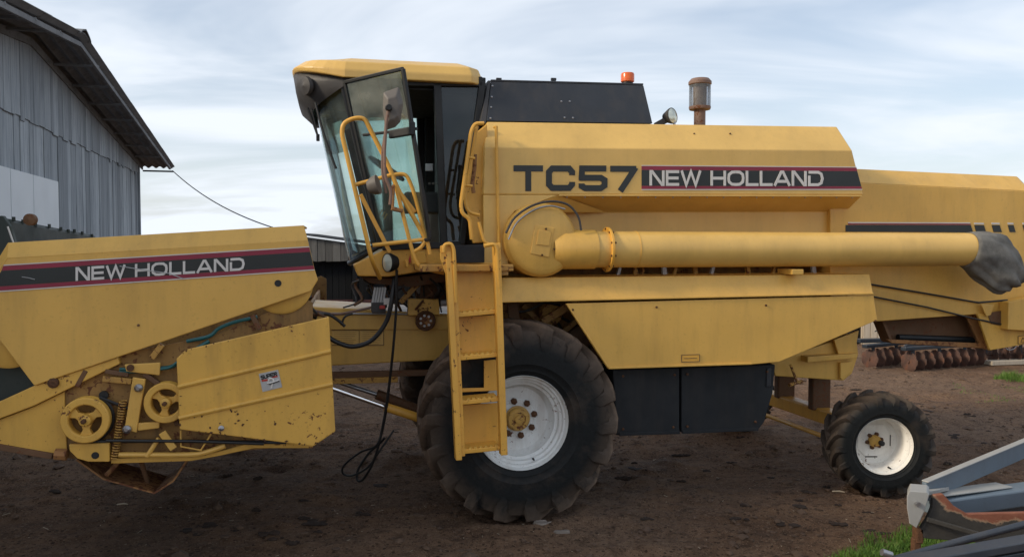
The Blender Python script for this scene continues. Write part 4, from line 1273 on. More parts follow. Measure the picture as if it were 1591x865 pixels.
for q in (((1582, 522), (1602, 520)), ((1582, 534), (1602, 532)), ((1582, 522), (1582, 534)), ((1586, 531), (1589.5, 524)), ((1589.5, 524), (1593, 530.5)), ((1593, 530.5), (1586, 531))):
    strap('label_line', q, VH - .0455, .0045, .002, M['seal'], chop, 0)
rod('wire_loop', [(1559, 536), (1566, 543), (1576, 541), (1580, 534)], VH - .02, .005, M['steel'], chop, 5)
# supports joining hood, chopper and separator
MB().box((P(1345, 470, VH)[0] + .55, VC, 2.0), (1.7, 1.2, .45)).build('walker_floor', M['brown'], comb, .01)

# ---------------------------------------------------------------- ladder
LV = -.30
rl = MB().bar(P(696, 392, LV + .10), P(712, 713, LV), .10, .050).build('ladder', M['yellow_orange'], comb, .006)   # left stringer
def lbar(name, pa, pb, v, w, d, mat=M['yellow_orange']):
    return strap(name, (pa, pb), v, w, d, mat, rl)
def lad_x(side, y):
    t = (y - 392) / (712 - 392)
    return (697 + 15 * t) if side == 0 else (768 + 11 * t)
lbar('stringer', (771, 378, LV + .10), (782, 705, LV), LV, .055, .10)
MB().bar(P(705, 395, LV + .10), P(719, 708, LV), .03, .035).build('stringer_lip', M['yellow_orange'], rl, .004)
for y in (490, 557, 626, 702):
    dv = LV + .10 * (712 - y) / 320
    a_, b_ = P(lad_x(0, y) + 5, y, dv), P(lad_x(1, y) - 1, y - 6, dv)
    MB().bar(a_ + Vector((0, .11, 0)), b_ + Vector((0, .11, 0)), .22, .035).build('step', M['yellow_orange'], rl, .005)
    for k in range(7):
        q = a_.lerp(b_, (k + .8) / 7.6) + Vector((0, .02, .022)); MB().box(q, (.025, .03, .014)).build('tread_tooth', M['yellow_worn'], rl, .002)
def back(name, pix, dv=.20):
    pts = []
    for a_, b_ in pix:
        pts.append(P(a_, b_, LV + dv + .10 * (712 - b_) / 320))
    return MB().prism(pts, (0, .012, 0)).build(name, M['yellow_orange'], rl, .003)
back('back_plate', [(708, 408), (768, 408), (773, 486), (712, 490)])
back('back_plate', [(712, 493), (773, 489), (776, 552), (716, 556)])
back('back_plate', [(752, 560), (777, 558), (779, 606), (718, 609), (718, 603), (752, 602)])
back('back_plate', [(719, 629), (780, 625), (783, 697), (722, 700)])
slab('black_kick_panel', [(704, 381), (753, 380), (753, 408), (706, 409)], LV + .22, .05, M['black_tank'], rl)
slab('side_ear', [(684, 382), (700, 377), (706, 405), (701, 440), (692, 425), (684, 402)], LV + .06, .02, M['yellow_orange'], rl)
rod('grab_handle', [(689, 392), (690, 380), (701, 378), (705, 388), (708, 470)], LV + .04, .016, M['yellow_orange'], rl, rd=.05)
rod('grab_handle', [(752, 382), (768, 379), (772, 388), (777, 480)], LV + .04, .016, M['yellow_orange'], rl, rd=.05)
# platform the ladder leads to
pf = MB()
p0_, p1_ = P(668, 415, .1), P(790, 415, .1)
pf.box(((p0_.x + p1_.x) / 2 - .05, .30, 2.25), (p1_.x - p0_.x + .1, .84, .06))
plat = pf.build('platform', M['yellow_dirty'], comb, .01)
# sloped post, sunlit tone in its paint, and rails between cab and tank
slab('front_post', [(741, 205), (757, 192), (763, 376), (735, 378), (727, 330), (724, 300)], VB + .08, .05, M['yellow_orange'], plat, .01)
rod('handrail', [(733, 372), (730, 340), (718, 332), (716, 318), (732, 204), (738, 192), (752, 192)], -.02, .017, M['yellow_orange'], plat, rd=.06)
rod('handrail', [(741, 196), (722, 310), (727, 330), (745, 334)], .06, .015, M['yellow_orange'], plat, rd=.05)
rod('rail_rung', [(728, 245), (738, 246)], .0, .012, M['yellow_orange'], plat)
rod('rail_rung', [(722, 288), (734, 289)], .0, .012, M['yellow_orange'], plat)
rod('cable_bundle', [(738, 240), (737, 262), (734, 285), (736, 300)], .10, .018, M['skid'], plat, 5)
rod('hand_lever', [(744, 345), (752, 376), (762, 380)], -.05, .014, M['yellow_orange'], plat, rd=.05)

# ---------------------------------------------------------------- cab
CV = .55
WS_C = VC - .05
half = WS_C - CV
cabm = MB()
A_t, A_b = P(533, 126, CV), P(594, 384, CV)
B_t, B_b = P(679, 130, CV), P(689, 380, CV)
C_t, C_b = P(749, 128, CV), P(717, 380, CV)
def cm(p): return Vector((p[0], 2 * WS_C - p[1], p[2]))
for a_, b_, w in ((A_t, A_b, .07), (B_t, B_b, .07), (C_t, C_b, .06)):
    for f in (lambda p: p, cm):
        cabm.bar(f(a_), f(b_), .07, w)
for f in (lambda p: p, cm):
    cabm.bar(f(A_t), f(C_t), .07, .09); cabm.bar(f(A_b), f(C_b), .07, .06)
cabm.bar(C_t, cm(C_t), .07, .09); cabm.bar(C_b, cm(C_b), .07, .06)
cab = cabm.build('cab', M['seal'], comb, .008)
# base
bpx = [(549, 411), (556, 429), (604, 430), (672, 419), (725, 415), (718, 383), (664, 382), (597, 388)]
bp = [P(a_, b_, CV - .01) for a_, b_ in bpx]
MB().loft([bp, [cm(p) for p in bp]]).build('cab_base', M['yellow_orange'], cab, .012)
slab('base_plate', [(637, 392), (661, 390), (664, 408), (640, 411)], CV - .03, .02, M['yellow_orange'], cab)
MB().prism([P(a_, b_, CV - .032) for a_, b_ in ((633.5, 407), (637.5, 395), (638.5, 408))], (0, .006, 0)).build('red_reflector', M['red'], cab)
slab('brown_underside', [(560, 431), (604, 432), (700, 422), (700, 436), (640, 446), (575, 440)], CV + .2, .9, M['brown'], cab)
# curved windscreen
FV = .85
uf_t, uf_b = P(485, 148, FV), P(544, 414, FV)
def ws_pt(t, s, infl=0.0):
    """t -1..1 across, s 0 top..1 bottom"""
    v = WS_C + t * half
    A = A_t.lerp(A_b, s); Fp = uf_t.lerp(uf_b, s)
    k = (1 - abs(t) ** 5)
    return Vector((A.x + (Fp.x - A.x) * k - infl * k, v, A.z + (Fp.z - A.z) * k))
ts = [math.sin(x_) for x_ in np.linspace(-math.pi / 2, math.pi / 2, 31)]
def ws_part(name, s0, s1, mat, th=.006, infl=0.0, n=6):
    mb = MB()
    outer = [[ws_pt(t, s0 + (s1 - s0) * k / n, infl) for t in ts] for k in range(n + 1)]
    inner = [[p + Vector((th, 0, 0)) for p in l] for l in outer]
    mb.loft(outer, False, False)
    return mb.build(name, mat, cab, smooth=True)
ws_part('windscreen', 0.0, 1.0, M['glass'])
ws_part('sunshade_band', .02, .27, M['glass_band'], infl=-.012)
# lower windscreen seal
MB().tube([ws_pt(t, .985, .0) for t in ts], .022, 8).build('windscreen_seal', M['seal'], cab, smooth=True)
# side glass behind the door opening, both sides, back wall
def quad(name, pts, mat, off=(0, .006, 0)):
    return MB().prism(pts, off).build(name, mat, cab)
quad('rear_side_window', [B_t, C_t, C_b, B_b], M['glass_dark'])
quad('off_side_window', [cm(A_t), cm(B_t), cm(B_b), cm(A_b)], M['glass'])
quad('off_side_blocker', [cm(B_t), cm(C_t), cm(C_b), cm(B_b)], M['interior'])  # opaque panel added in place of glass to keep the doorway dark
MB().box(((A_t.x + C_t.x) / 2, WS_C, A_t.z - .03), (C_t.x - A_t.x - .1, 2 * half - .1, .02)).build('headliner', M['interior'], cab)
bw = [C_t + Vector((0, .06, 0)), cm(C_t) - Vector((0, .06, 0)), cm(C_b) - Vector((0, .06, 0)), C_b + Vector((0, .06, 0))]
quad('rear_wall', bw, M['interior'], (.02, 0, 0))
MB().box((C_b.x + .22, VC, C_b.z + .35), (.30, 1.5, .9)).build('rear_filler', M['interior'], cab)
# interior
ci = MB(); fl = A_b.z
ci.box((B_b.x + .10, VC + .25, fl + .50), (.36, .50, .14)); ci.box((B_b.x + .26, VC + .25, fl + .86), (.14, .48, .68)); ci.box((B_b.x + .10, VC + .25, fl + .22), (.30, .34, .42))
seat = ci.build('driver_seat', M['seat'], cab, .04, seg=3)
ci = MB(); ci.box((B_b.x - .02, CV + .36, fl + .42), (.62, .22, .20)); ci.box((B_b.x + .16, CV + .50, fl + .98), (.30, .60, 1.0)); ci.box((B_b.x + .22, WS_C + half - .12, fl + .9), (.46, .06, 1.75)); ci.build('console', M['interior'], cab, .02)  # console, with tall box and far panel added to darken the doorway
for q in range(6):
    MB().box((B_b.x - .10 + q * .035, CV + .245, fl + .60 + .0), (.02, .01, .02)).build('switch', M['mirror_back'], cab)
slab('radio_plate', [(661, 254), (673, 254), (673, 266), (661, 266)], CV + .24, .02, M['sticker'], cab)
sc_ = P(600, 262, VC - .1); axd = Vector((.55, 0, .85)).normalized()
MB().tube([(A_b.x + .10, VC - .1, fl), sc_], .05, 10).build('steering_column', M['interior'], cab, smooth=True)
e1_, e2_ = axd.orthogonal().normalized(), axd.cross(axd.orthogonal().normalized())
sw = MB(); sw.tube([sc_ + (e1_ * math.cos(t) + e2_ * math.sin(t)) * .20 for t in np.linspace(0, 2 * math.pi, 33)], .015, 8)
for k in range(3):
    t = 2 * math.pi * k / 3; sw.bar(sc_, sc_ + (e1_ * math.cos(t) + e2_ * math.sin(t)) * .2, .02, .03)
sw.build('steering_wheel', M['seal'], cab, smooth=True)
# grille like vent stripes on the console side, seen through the glass
for k in range(3):
    rod('vent_slat', [(589 + 3.5 * k, 333 + k * 4), (594 + 3.5 * k, 326 + k * 3)], CV + .10, .006, M['yellow_orange'], cab)


# roof cap
zr0, zr1, zr2 = P(640, 126, CV - .08).z, P(640, 112, CV - .08).z, P(640, 93.5, CV + .05).z
uF = P(443, 122, FV - .1).x; uS = P(532, 122, CV - .10).x; uR = P(751, 120, CV - .10).x
def roof_loop(z, inset, fr, lift=0.0):
    hv_ = half + .10 - inset; l = []
    for t in np.linspace(-1, 1, 25):
        t2 = math.sin(t * math.pi / 2)
        k = 1 - abs(t2) ** 6
        u = (uS + .02) + (uF + fr - uS) * k
        l.append(Vector((u + inset * .3, WS_C + t2 * hv_, z + lift * k)))
    ur = uR - inset * .55
    l += [Vector((ur - .10, WS_C + hv_, z)), Vector((ur, WS_C + hv_ * .9, z)), Vector((ur, WS_C - hv_ * .9, z)), Vector((ur - .10, WS_C - hv_, z))]
    return l
lift = P(467, 112, FV).z - zr0
rf = MB().loft([roof_loop(zr0, 0, .04, lift * .9), roof_loop(zr0 + (zr1 - zr0) * .9, 0.0, 0.02, lift * .6), roof_loop(zr1 + .07, .04, .10, lift * .45), roof_loop(zr2, .20, .33, lift * .1), roof_loop(zr2 + .012, .45, .60)])
rf.build('roof', M['yellow_tank'], cab, .012)
# dark visor under the roof front
mb = MB(); n = 25; L1, L2, L3, L4 = [], [], [], []
zv = [0]
for t in np.linspace(-1, 1, n):
    t2 = math.sin(t * math.pi / 2); k = 1 - abs(t2) ** 5; v = WS_C + t2 * (half + .06)
    def pt(f, z1, zs): return Vector(((uS + .02) + (f - uS) * k, v, zs + (z1 - zs) * k))
    L1.append(pt(uF + .03, zr0 + lift * .9 + .01, zr0 - .002)); L2.append(pt(P(453, 134, FV).x, P(453, 134, FV).z, zr0 - .02))
    L3.append(pt(P(458, 155, FV).x, P(458, 155, FV).z, zr0 - .05)); L4.append(pt(P(479, 174, FV).x, P(479, 174, FV).z, zr0 - .06))
L5 = [p + Vector((.05, 0, .10)) for p in L4]
mb.loft([L1, L2, L3, L4, L5], False, False)
vis = mb.build('visor', M['dark_plastic'], cab, smooth=True)
sd = vis.modifiers.new('thick', 'SOLIDIFY'); sd.thickness = .015
lamp_c = P(478, 134, CV + .12)
MB().lathe([(.0005, .03), (.07, .02), (.085, -.0), (.08, -.03), (.0005, -.05)], lamp_c, (1, .7, .1), 20).build('roof_lamp', M['dark_plastic'], cab, smooth=True)
# wipers on the windscreen
rod('wiper_arm', [(478, 168, FV + .15 - .2), (494, 212, FV + .15 - .2)], 0, .010, M['seal'], cab)
rod('wiper_arm', [(484, 168, FV + .15 - .3), (494, 212, FV + .15 - .3)], 0, .007, M['seal'], cab)
MB().box(P(494, 214, FV + .15 - .25), (.03, .05, .06)).build('wiper_head', M['seal'], cab, .004)
rod('wiper_blade', [(490, 160, FV + .15 - .35), (502, 205, FV + .15 - .4), (522, 262, FV + .15 - .45)], 0, .011, M['seal'], cab, 4)
# door, hinged on the front pillar and swung out
D_t0 = P(536, 128, CV - .05); D_b0 = P(590, 376, CV - .05)
ang = R(-51)
def dpt(s, h_):
    """s along the door 0..1, h 0 top..1 bottom"""
    base = D_t0.lerp(D_b0, h_)
    wid_ = .80 - .30 * h_ * .95
    return Vector((base.x + s * wid_ * math.cos(ang), base.y + s * wid_ * math.sin(ang), base.z))
def dpx(px, py):
    """point on the door leaf plane seen at this pixel"""
    d = ray(px, py); o = W2M(Vector((0, 0, CAMH))); e = W2M(d + Vector((0, 0, CAMH))) - o
    nrm = (dpt(1, 0) - dpt(0, 0)).cross(dpt(0, 1) - dpt(0, 0)).normalized()
    t = (dpt(0, 0) - o).dot(nrm) / e.dot(nrm)
    return o + e * t
dc = [dpx(536, 128), dpx(626, 107), dpx(668, 372), dpx(592, 378)]
dm = MB()
for i in range(4):
    dm.bar(dc[i], dc[(i + 1) % 4], .03, .034, (dc[1] - dc[0]).cross(dc[3] - dc[0]))
mid = (dpx(565, 210), dpx(648, 200))
dm.bar(mid[0], mid[1], .025, .03, (dc[1] - dc[0]).cross(dc[3] - dc[0]))
dm.build('door', M['seal'], cab, .006)
nrm = (dc[1] - dc[0]).cross(dc[3] - dc[0]).normalized()
MB().prism(dc, nrm * .006).build('door_glass', M['glass'], cab)
tb_ = [dpx(541, 131), dpx(623, 112), dpx(637, 186), dpx(553, 189)]
MB().prism([p - nrm * .012 for p in tb_], nrm * .003).build('door_shade_band', M['glass_band'], cab)
MB().bar(dpx(610, 209) - nrm * .03, dpx(645, 203) - nrm * .03, .04, .07).build('door_latch', M['seal'], cab, .01)
MB().box(dpx(643, 200) - nrm * .02, (.05, .05, .11)).build('door_lock', M['seal'], cab, .01)
# mirrors
mvv = -.12
mc = [P(a_, b_, mvv) for a_, b_ in ((595, 143), (620, 134), (627, 160), (623, 190), (614, 199), (598, 204), (594, 170))]
MB().loft([mc, [Vector((sum(p.x for p in mc) / 7, mvv - .06, sum(p.z for p in mc) / 7)).lerp(p + Vector((0, -.05, 0)), .55) for p in mc]]).build('mirror', M['mirror_back'], cab, .01, seg=3)
mcc = sum(mc, Vector()) / 7
MB().prism([mcc + (p - mcc) * .9 + Vector((0, .004, 0)) for p in mc], (0, .01, 0)).build('mirror_glass', M['chrome'], cab)
rod('mirror_arm', [(604, 168), (600, 190), (597, 240), (598, 275), (608, 298), (606, 318)], mvv - .08, .013, M['exhaust'], cab, rd=.06)
rod('mirror_arm', [(601, 190), (594, 235), (594, 270), (600, 300)], mvv - .05, .010, M['exhaust'], cab, rd=.05)
MB().lathe([(.022, -.05), (.03, .0), (.02, .03)], P(604, 168, mvv - .08), (0, 1, 0), 14, True).build('mirror_joint', M['seal'], cab, smooth=True)
MB().lathe([(.0005, -.09), (.05, -.075), (.075, -.03), (.08, .01), (.0005, .012)], P(586, 287, mvv - .02), (.75, -.25, .2), 20).build('small_mirror', M['mirror_back'], cab, smooth=True)
# front hand rails of the cab
HRV = .05
rod('hand_rail', [(590, 432, .35), (578, 405, HRV), (531, 208), (533, 192), (548, 184), (566, 183), (606, 262), (616, 290), (664, 376), (668, 395)], HRV, .019, M['yellow_orange'], cab, rd=.09, seg=10)
rod('hand_rail', [(552, 287), (612, 271), (631, 270), (641, 292), (662, 370), (655, 385), (640, 392)], HRV, .017, M['yellow_orange'], cab, rd=.08, seg=10)
rod('hand_rail', [(579, 381), (660, 372)], HRV, .017, M['yellow_orange'], cab)
rod('hand_rail', [(611, 274), (640, 388), (650, 416), (690, 424)], HRV, .017, M['yellow_orange'], cab, rd=.10, seg=10)
strap('rail_stay', ((560, 302), (606, 392)), HRV + .1, .035, .015, M['yellow_orange'], cab)
strap('rail_stay', ((614, 290), (645, 330)), HRV + .02, .035, .015, M['yellow_orange'], cab)
MB().bar(P(608, 324, HRV - .05), P(626, 328, HRV - .05), .12, .03).build('mirror_bracket', M['skid'], cab, .008)
rod('rail_lever', [(608, 300), (612, 285), (610, 322)], HRV - .03, .012, M['skid'], cab, rd=.03)
# head lamp under the cab
hl = P(603, 408, CV - .14)
ldir = Vector((-.85, -.50, .0)).normalized()
hlm = MB().lathe([(.02, -.10), (.06, -.08), (.085, -.02), (.085, .01), (.078, .012)], hl, ldir, 24).build('head_lamp', M['seal'], cab, smooth=True)
MB().lathe([(.078, .008), (.05, .022), (.0005, .028)], hl, ldir, 24).build('head_lamp_lens', M['lamp_lens'], cab, smooth=True)
MB().box(P(632, 409, CV - .05), (.03, .05, .07)).build('hook', M['yellow_orange'], cab, .006)

# ---------------------------------------------------------------- feeder house and hydraulics
fv = .95
ftop = [P(480, 476, fv), P(700, 488, fv), P(780, 470, fv), P(780, 560, fv), P(667, 560, fv), P(515, 568, fv), P(480, 566, fv)]
fh = MB().loft([ftop, [Vector((p.x, mir(fv), p.z)) for p in ftop]]).build('feeder_house', M['yellow'], comb, .012)
slab('fold', [(505, 489), (700, 490), (700, 512), (505, 512)], fv - .022, .02, M['yellow'], fh)
slab('top_flange', [(500, 485.5), (634, 487), (634, 489), (500, 488)], fv - .04, .1, M['sticker'], fh)  # pale strip: the light on the top edge put into its colour
for px_ in ((516, 558), (560, 596)):
    slab('instruction_label', [(px_[0], 513), (px_[1], 513), (px_[1], 536), (px_[0], 536)], fv - .006, .004, M['yellow_tank'], fh, 0)
    for yy in range(516, 535, 3):
        strap('label_line', ((px_[0] + 3, yy), (px_[1] - 3 - random.random() * 10, yy)), fv - .0075, .004, .002, M['yellow_dirty'], fh, 0)
    for q in (((px_[0], 513), (px_[1], 513)), ((px_[0], 536), (px_[1], 536)), ((px_[1], 513), (px_[1], 536))):
        strap('label_line', q, fv - .0075, .005, .002, M['brown'], fh, 0)
slab('gear_cover', [(634, 464), (683, 465), (683, 489), (634, 490)], fv - .12, .12, M['yellow_chip'], fh)
sp_c = P(661, 498, fv - .14)
mb = MB()
lp_ = []
for k in range(36):
    rr = .098 if k % 3 else .084
    lp_.append(sp_c + Vector((rr * math.cos(2 * math.pi * k / 36), 0, rr * math.sin(2 * math.pi * k / 36))))
mb.prism(lp_, (0, .02, 0)); mb.build('sprocket', M['skid'], fh, .002)
MB().tube([sp_c + Vector((.083 * math.cos(t), -.012, .083 * math.sin(t))) for t in np.linspace(0, 2 * math.pi, 29)], .014, 6).build('chain', M['nut'], fh, smooth=True)
for k in range(7):
    t = 2 * math.pi * k / 7; MB().lathe([(.012, 0), (.012, -.02)], sp_c + Vector((.05 * math.cos(t), -.001, .05 * math.sin(t))), (0, 1, 0), 8, True).build('sprocket_bolt', M['sticker'], fh)
slab('brown_bulkhead', [(655, 440), (700, 436), (700, 470), (650, 470)], fv - .02, .4, M['brown'], fh)
strap('under_beam', ((513, 582), (680, 578)), fv - .05, .05, .08, M['brown'], fh)
strap('under_rail', ((515, 592), (618, 589)), fv - .10, .05, .05, M['yellow_dirty'], fh)
# lift cylinder
rod('cylinder_rod', [(505, 599, .62), (602, 633, .62)], 0, .022, M['chrome'], fh, seg=14)
rod('cylinder_barrel', [(598, 631.5, .62), (655, 650, .62)], 0, .042, M['yellow_orange'], fh, seg=16)
rod('cylinder_barrel', [(585, 612, 1.0), (660, 640, 1.0)], 0, .05, M['brown'], fh, seg=14)
rod('cylinder_rod', [(510, 588, 1.0), (590, 614, 1.0)], 0, .02, M['steel'], fh, seg=12)
# hoses round the front
def hoses(name, pix, r, mat=M['hose'], n=7):
    return rod(name, pix, 0, r, mat, fh, n)
hoses('hydraulic_hose', [(505, 520, .5), (525, 532, .5), (550, 538, .5), (578, 528, .5), (600, 500, .5), (609, 465, .5), (613, 430, .6)], .021)
hoses('hanging_cable', [(616, 418, .45), (616, 470, .47), (611, 540, .5), (603, 610, .55), (594, 665, .6), (582, 712, .68), (566, 742, .85), (556, 746, .95), (556, 730, .95), (572, 705, .9), (588, 690, .85), (598, 680, .82)], .012)
hoses('hanging_cable', [(617, 420, .48), (614, 500, .5), (606, 590, .55), (598, 650, .6), (586, 690, .62), (560, 702, .75), (535, 722, .9), (533, 735, .95), (548, 738, .95), (572, 725, .9), (590, 700, .85), (612, 668, .9)], .010)
rr_ = random.Random(21)
for k in range(24):
    x_ = 562 + k * 5.6
    pts = [(x_ + rr_.uniform(-10, 10), 432 + rr_.uniform(-3, 4), .7 + rr_.uniform(0, .4))]
    for q in range(3):
        pts.append((pts[-1][0] + rr_.uniform(-22, 18), 432 + (q + 1) * 16 + rr_.uniform(-6, 6), .7 + rr_.uniform(0, .4)))
    hoses('loose_hose', pts, rr_.choice((.008, .011, .014)), rr_.choice((M['hose'], M['hose'], M['dark_plastic'], M['brown'])), 5)
for k in range(5):
    strap('valve_block', ((583 + k * 4, 446), (579 + k * 4, 470)), .72, .02, .04, M['sticker'], fh)
MB().box(P(588, 477, .78), (.13, .18, .10)).build('valve_body', M['dark_plastic'], fh, .01)
MB().box(P(602, 468, .70), (.07, .05, .06)).build('white_connector', M['decal_white'], fh, .006)
MB().box(P(594, 477, .66), (.05, .04, .03)).build('red_connector', M['red'], fh, .004)
hoses('pale_tube', [(485, 482, .8), (520, 488, .8), (548, 484, .8), (575, 478, .8), (595, 474, .8)], .012, M['exhaust'])
hoses('loose_hose', [(497, 487, .62), (512, 489, .62), (526, 498, .62), (536, 507, .62)], .014)
hoses('loose_hose', [(530, 505, .62), (536, 492, .62), (548, 487, .62)], .010)
strap('brace', ((622, 470), (650, 440)), .85, .05, .05, M['yellow_dirty'], fh)
rod('pale_cylinder', [(683, 471), (700, 470)], fv - .1, .03, M['sticker'], fh)

# ---------------------------------------------------------------- header
HV = -.80
HF = mir(HV)
hp = [(-60, 655), (53, 602), (190, 548), (330, 522), (470, 462), (486, 470), (486, 640), (478, 690), (300, 708), (180, 717), (110, 712), (70, 706), (0, 692), (-60, 688)]
hdm = MB().prism([P(a_, b_, HV) for a_, b_ in hp], (0, .02, 0))
# matching far end, back wall, floor and auger trough
hf = [Vector((p.x, HF, p.z)) for p in [P(a_, b_, HV) for a_, b_ in hp]]
hdm.prism(hf, (0, .02, 0))
bk0, bk1 = P(470, 500, HV), P(470, 690, HV)
hdm.box((bk0.x - .02, VC, (bk0.z + bk1.z) / 2), (.03, HF - HV - .06, bk0.z - bk1.z))
fl0 = P(70, 700, HV)
hdm.bar(Vector((fl0.x, VC, fl0.z + .02)), Vector((bk1.x - .04, VC, bk1.z + .02)), HF - HV - .06, .02)
header = hdm.build('header', M['grimy_shaded'], comb, .004)
au = P(330, 625, HV)
MB().tube([(au.x, HV + .05, au.z), (au.x, HF - .05, au.z)], .16, 20).build('table_auger', M['yellow_dirty'], header, smooth=True)
# upper cover with folded top edge
cov = [(-34, 474), (12, 400), (478, 372.5), (488.5, 418), (494, 435), (483.5, 452), (53, 599), (-10, 516)]
cpt = [P(a_, b_, HV - .07) for a_, b_ in cov]
tpt = [P(12, 378, HV - .02), P(472, 350.5, HV - .02)]
cm_ = MB().prism(cpt, (0, .03, 0))
cover = cm_.build('reel_arm_cover', M['yellow'], header, .006)
fo = [P(-20, 430, HV - .05), P(12, 377, HV - .02), P(472, 350, HV - .02), P(478.5, 374, HV - .072), P(12, 402, HV - .072), P(-28, 462, HV - .072)]
lo_ = [[p + Vector((0, q, 0)) for p in fo] for q in (0, .02)]
MB().loft(lo_).build('cover_top_fold', M['yellow'], header, .005)
MB().prism([P(12, 377, HV - .02), P(472, 350, HV - .02), P(472, 350, HV - .02) + Vector((0, .5, .0)), P(12, 377, HV - .02) + Vector((0, .5, .0))], (0, 0, -.015)).build('cover_lid', M['yellow'], header, .004)
stripe('', HV - .076, [
 ('white_line', [(6, 411.2), (480.2, 382.6), (480.5, 384), (5, 412.8)], M['decal_white']),
 ('maroon_stripe', [(5, 413.2), (480.6, 384.4), (482, 391.2), (2, 420.4)], M['maroon']),
 ('black_stripe', [(2, 420.6), (482, 391.4), (487, 412.4), (-12, 445.6)], M['black_band']),
 ('maroon_stripe', [(-12, 445.8), (487, 412.6), (488.4, 418), (-15, 452.4)], M['maroon']),
 ('white_line', [(-15, 452.8), (488.5, 418.4), (488.8, 419.8), (-16, 454.4)], M['decal_white'])], header)
lettering('brand_lettering', 'NEW HOLLAND', [(117.5, 415.5), (380.5, 400.2), (380.5, 419.4), (117.5, 436.3)], HV - .0805, M['decal_white'], header, .195, .14)
rod('scratch', [(186, 413.5), (232, 420.5), (262, 424.5), (285, 433)], HV - .0825, .0028, M['sticker'], header)
rod('scratch', [(34, 430), (44, 431.5), (54, 434)], HV - .0815, .0022, M['sticker'], header)
MB().lathe([(.0005, -.002), (.024, -.002), (.024, .01)], P(432, 440, HV - .071), (0, 1, 0), 20).build('cover_hole', M['seal'], header)
MB().lathe([(.012, .0), (.010, -.006), (.0005, -.008)], P(386, 371.5, HV - .045), (0, 1, 0), 12).build('rivet', M['yellow_dirty'], header)
MB().lathe([(.009, .0), (.008, -.006), (.0005, -.008)], P(215, 505, HV - .071), (0, 1, 0), 12).build('rivet', M['brown'], header)
# round guards showing under the cover
for (x_, y_, r_) in ((437, 440, 49), (12, 516, 54)):
    MB().lathe([(.0005, -.01), (r_ / 222 - .02, -.01), (r_ / 222, .005), (r_ / 222, .05)], P(x_, y_, HV - .015), (0, 1, 0), 40).build('round_guard', M['yellow'], header, smooth=True)
# slanting beam of the divider
slab('divider_beam', [(-60, 645), (0, 623), (55, 598), (183, 555), (186, 565), (137, 589), (53, 630), (0, 650), (-60, 672)], HV - .05, .05, M['yellow_chip'], header)
slab('divider_plate', [(-60, 672), (0, 651), (53, 631), (100, 608), (104, 700), (78, 706), (0, 690), (-60, 678)], HV - .015, .014, M['yellow_chip'], header)
strap('rusty_edge', ((-40, 687), (82, 708)), HV - .02, .04, .03, M['brown'], header)
MB().lathe([(.035, .02), (.035, -.025), (.018, -.03), (.0005, -.03)], P(84, 594, HV - .05), (0, 1, 0), 10).build('bolt', M['nut'], header)
rod('knuckle', [(86, 705), (104, 706)], HV - .05, .04, M['skid'], header)
# side shield with two pressed ribs
shp = [(274, 557), (289, 543), (511, 492), (521, 670), (487, 693), (279, 667)]
slab('lower_side_shield', shp, HV - .17, .025, M['yellow_worn'], header, .007)
for (pa, pb) in (((277, 600.5), (514, 545)), ((278, 649), (517, 596))):
    a_, b_ = P(*pa, HV - .172), P(*pb, HV - .172)
    MB().tube([a_, b_], .017, 8).build('pressed_rib', M['yellow_worn'], header, smooth=True)
rc_ = random.Random(31)
ed_ = [((276, 556), (290, 544)), ((290, 543.5), (400, 518)), ((277, 600), (279, 665)), ((282, 667), (480, 691)), ((490, 690), (519, 671))]
for q in range(46):
    (ea, eb) = rc_.choice(ed_); t_ = rc_.random()
    x_, y_ = ea[0] + (eb[0] - ea[0]) * t_ + rc_.uniform(-1, 3), ea[1] + (eb[1] - ea[1]) * t_ + rc_.uniform(-2, 2)
    if q > 26: x_, y_ = rc_.gauss(375, 38), rc_.gauss(655, 11)
    m_ = 1.3 + 2.6 * rc_.random() ** 2; an = rc_.uniform(0, 3.1)
    pts_ = [(x_ + m_ * rc_.uniform(.5, 1.2) * math.cos(an + w_) * (1.5 if abs(math.cos(w_)) > .7 else .6), y_ + m_ * rc_.uniform(.4, 1.0) * math.sin(an + w_)) for w_ in np.linspace(0, 5.3, 6)]
    MB().prism([P(a_, b_, HV - .1712 - .00005 * q) for a_, b_ in pts_], (0, .002, 0)).build('rust_chip', M['nut'], header)
slab('sticker', [(402, 580.5), (432, 574), (438.5, 601), (408, 608.5)], HV - .174, .003, M['sticker'], header, 0)
lettering('sticker_lettering', 'SUPER', [(404.5, 583.5), (429.5, 577.2), (431, 583.0), (406, 589.5)], HV - .178, M['seal'], header, .26, .06)
slab('red_dash', [(406, 590), (415.5, 588.5), (416, 591.5), (407, 592.5)], HV - .1765, .002, M['red'], header, 0)
slab('red_dash', [(422, 584.8), (431, 583), (431.6, 585.4), (423, 587)], HV - .1765, .002, M['red'], header, 0)
for q, (pp, mm, rr) in enumerate((([(417, 592), (419, 588), (423.5, 588.5), (425, 592), (423, 596), (421.5, 603)], M['decal_white'], .0065), ([(415, 594.5), (422, 594), (434, 590)], M['decal_white'], .0055), ([(418, 597), (424, 595), (434, 591.4)], M['seal'], .0035))):
    rod('sticker_emblem', pp, HV - .177 - .002 * q, rr, mm, header, 4, 5)
MB().lathe([(.020, .0), (.020, -.015), (.011, -.02), (.0005, -.03)], P(344, 664.5, HV - .17), (0, 1, 0), 8).build('bolt', M['steel'], header)
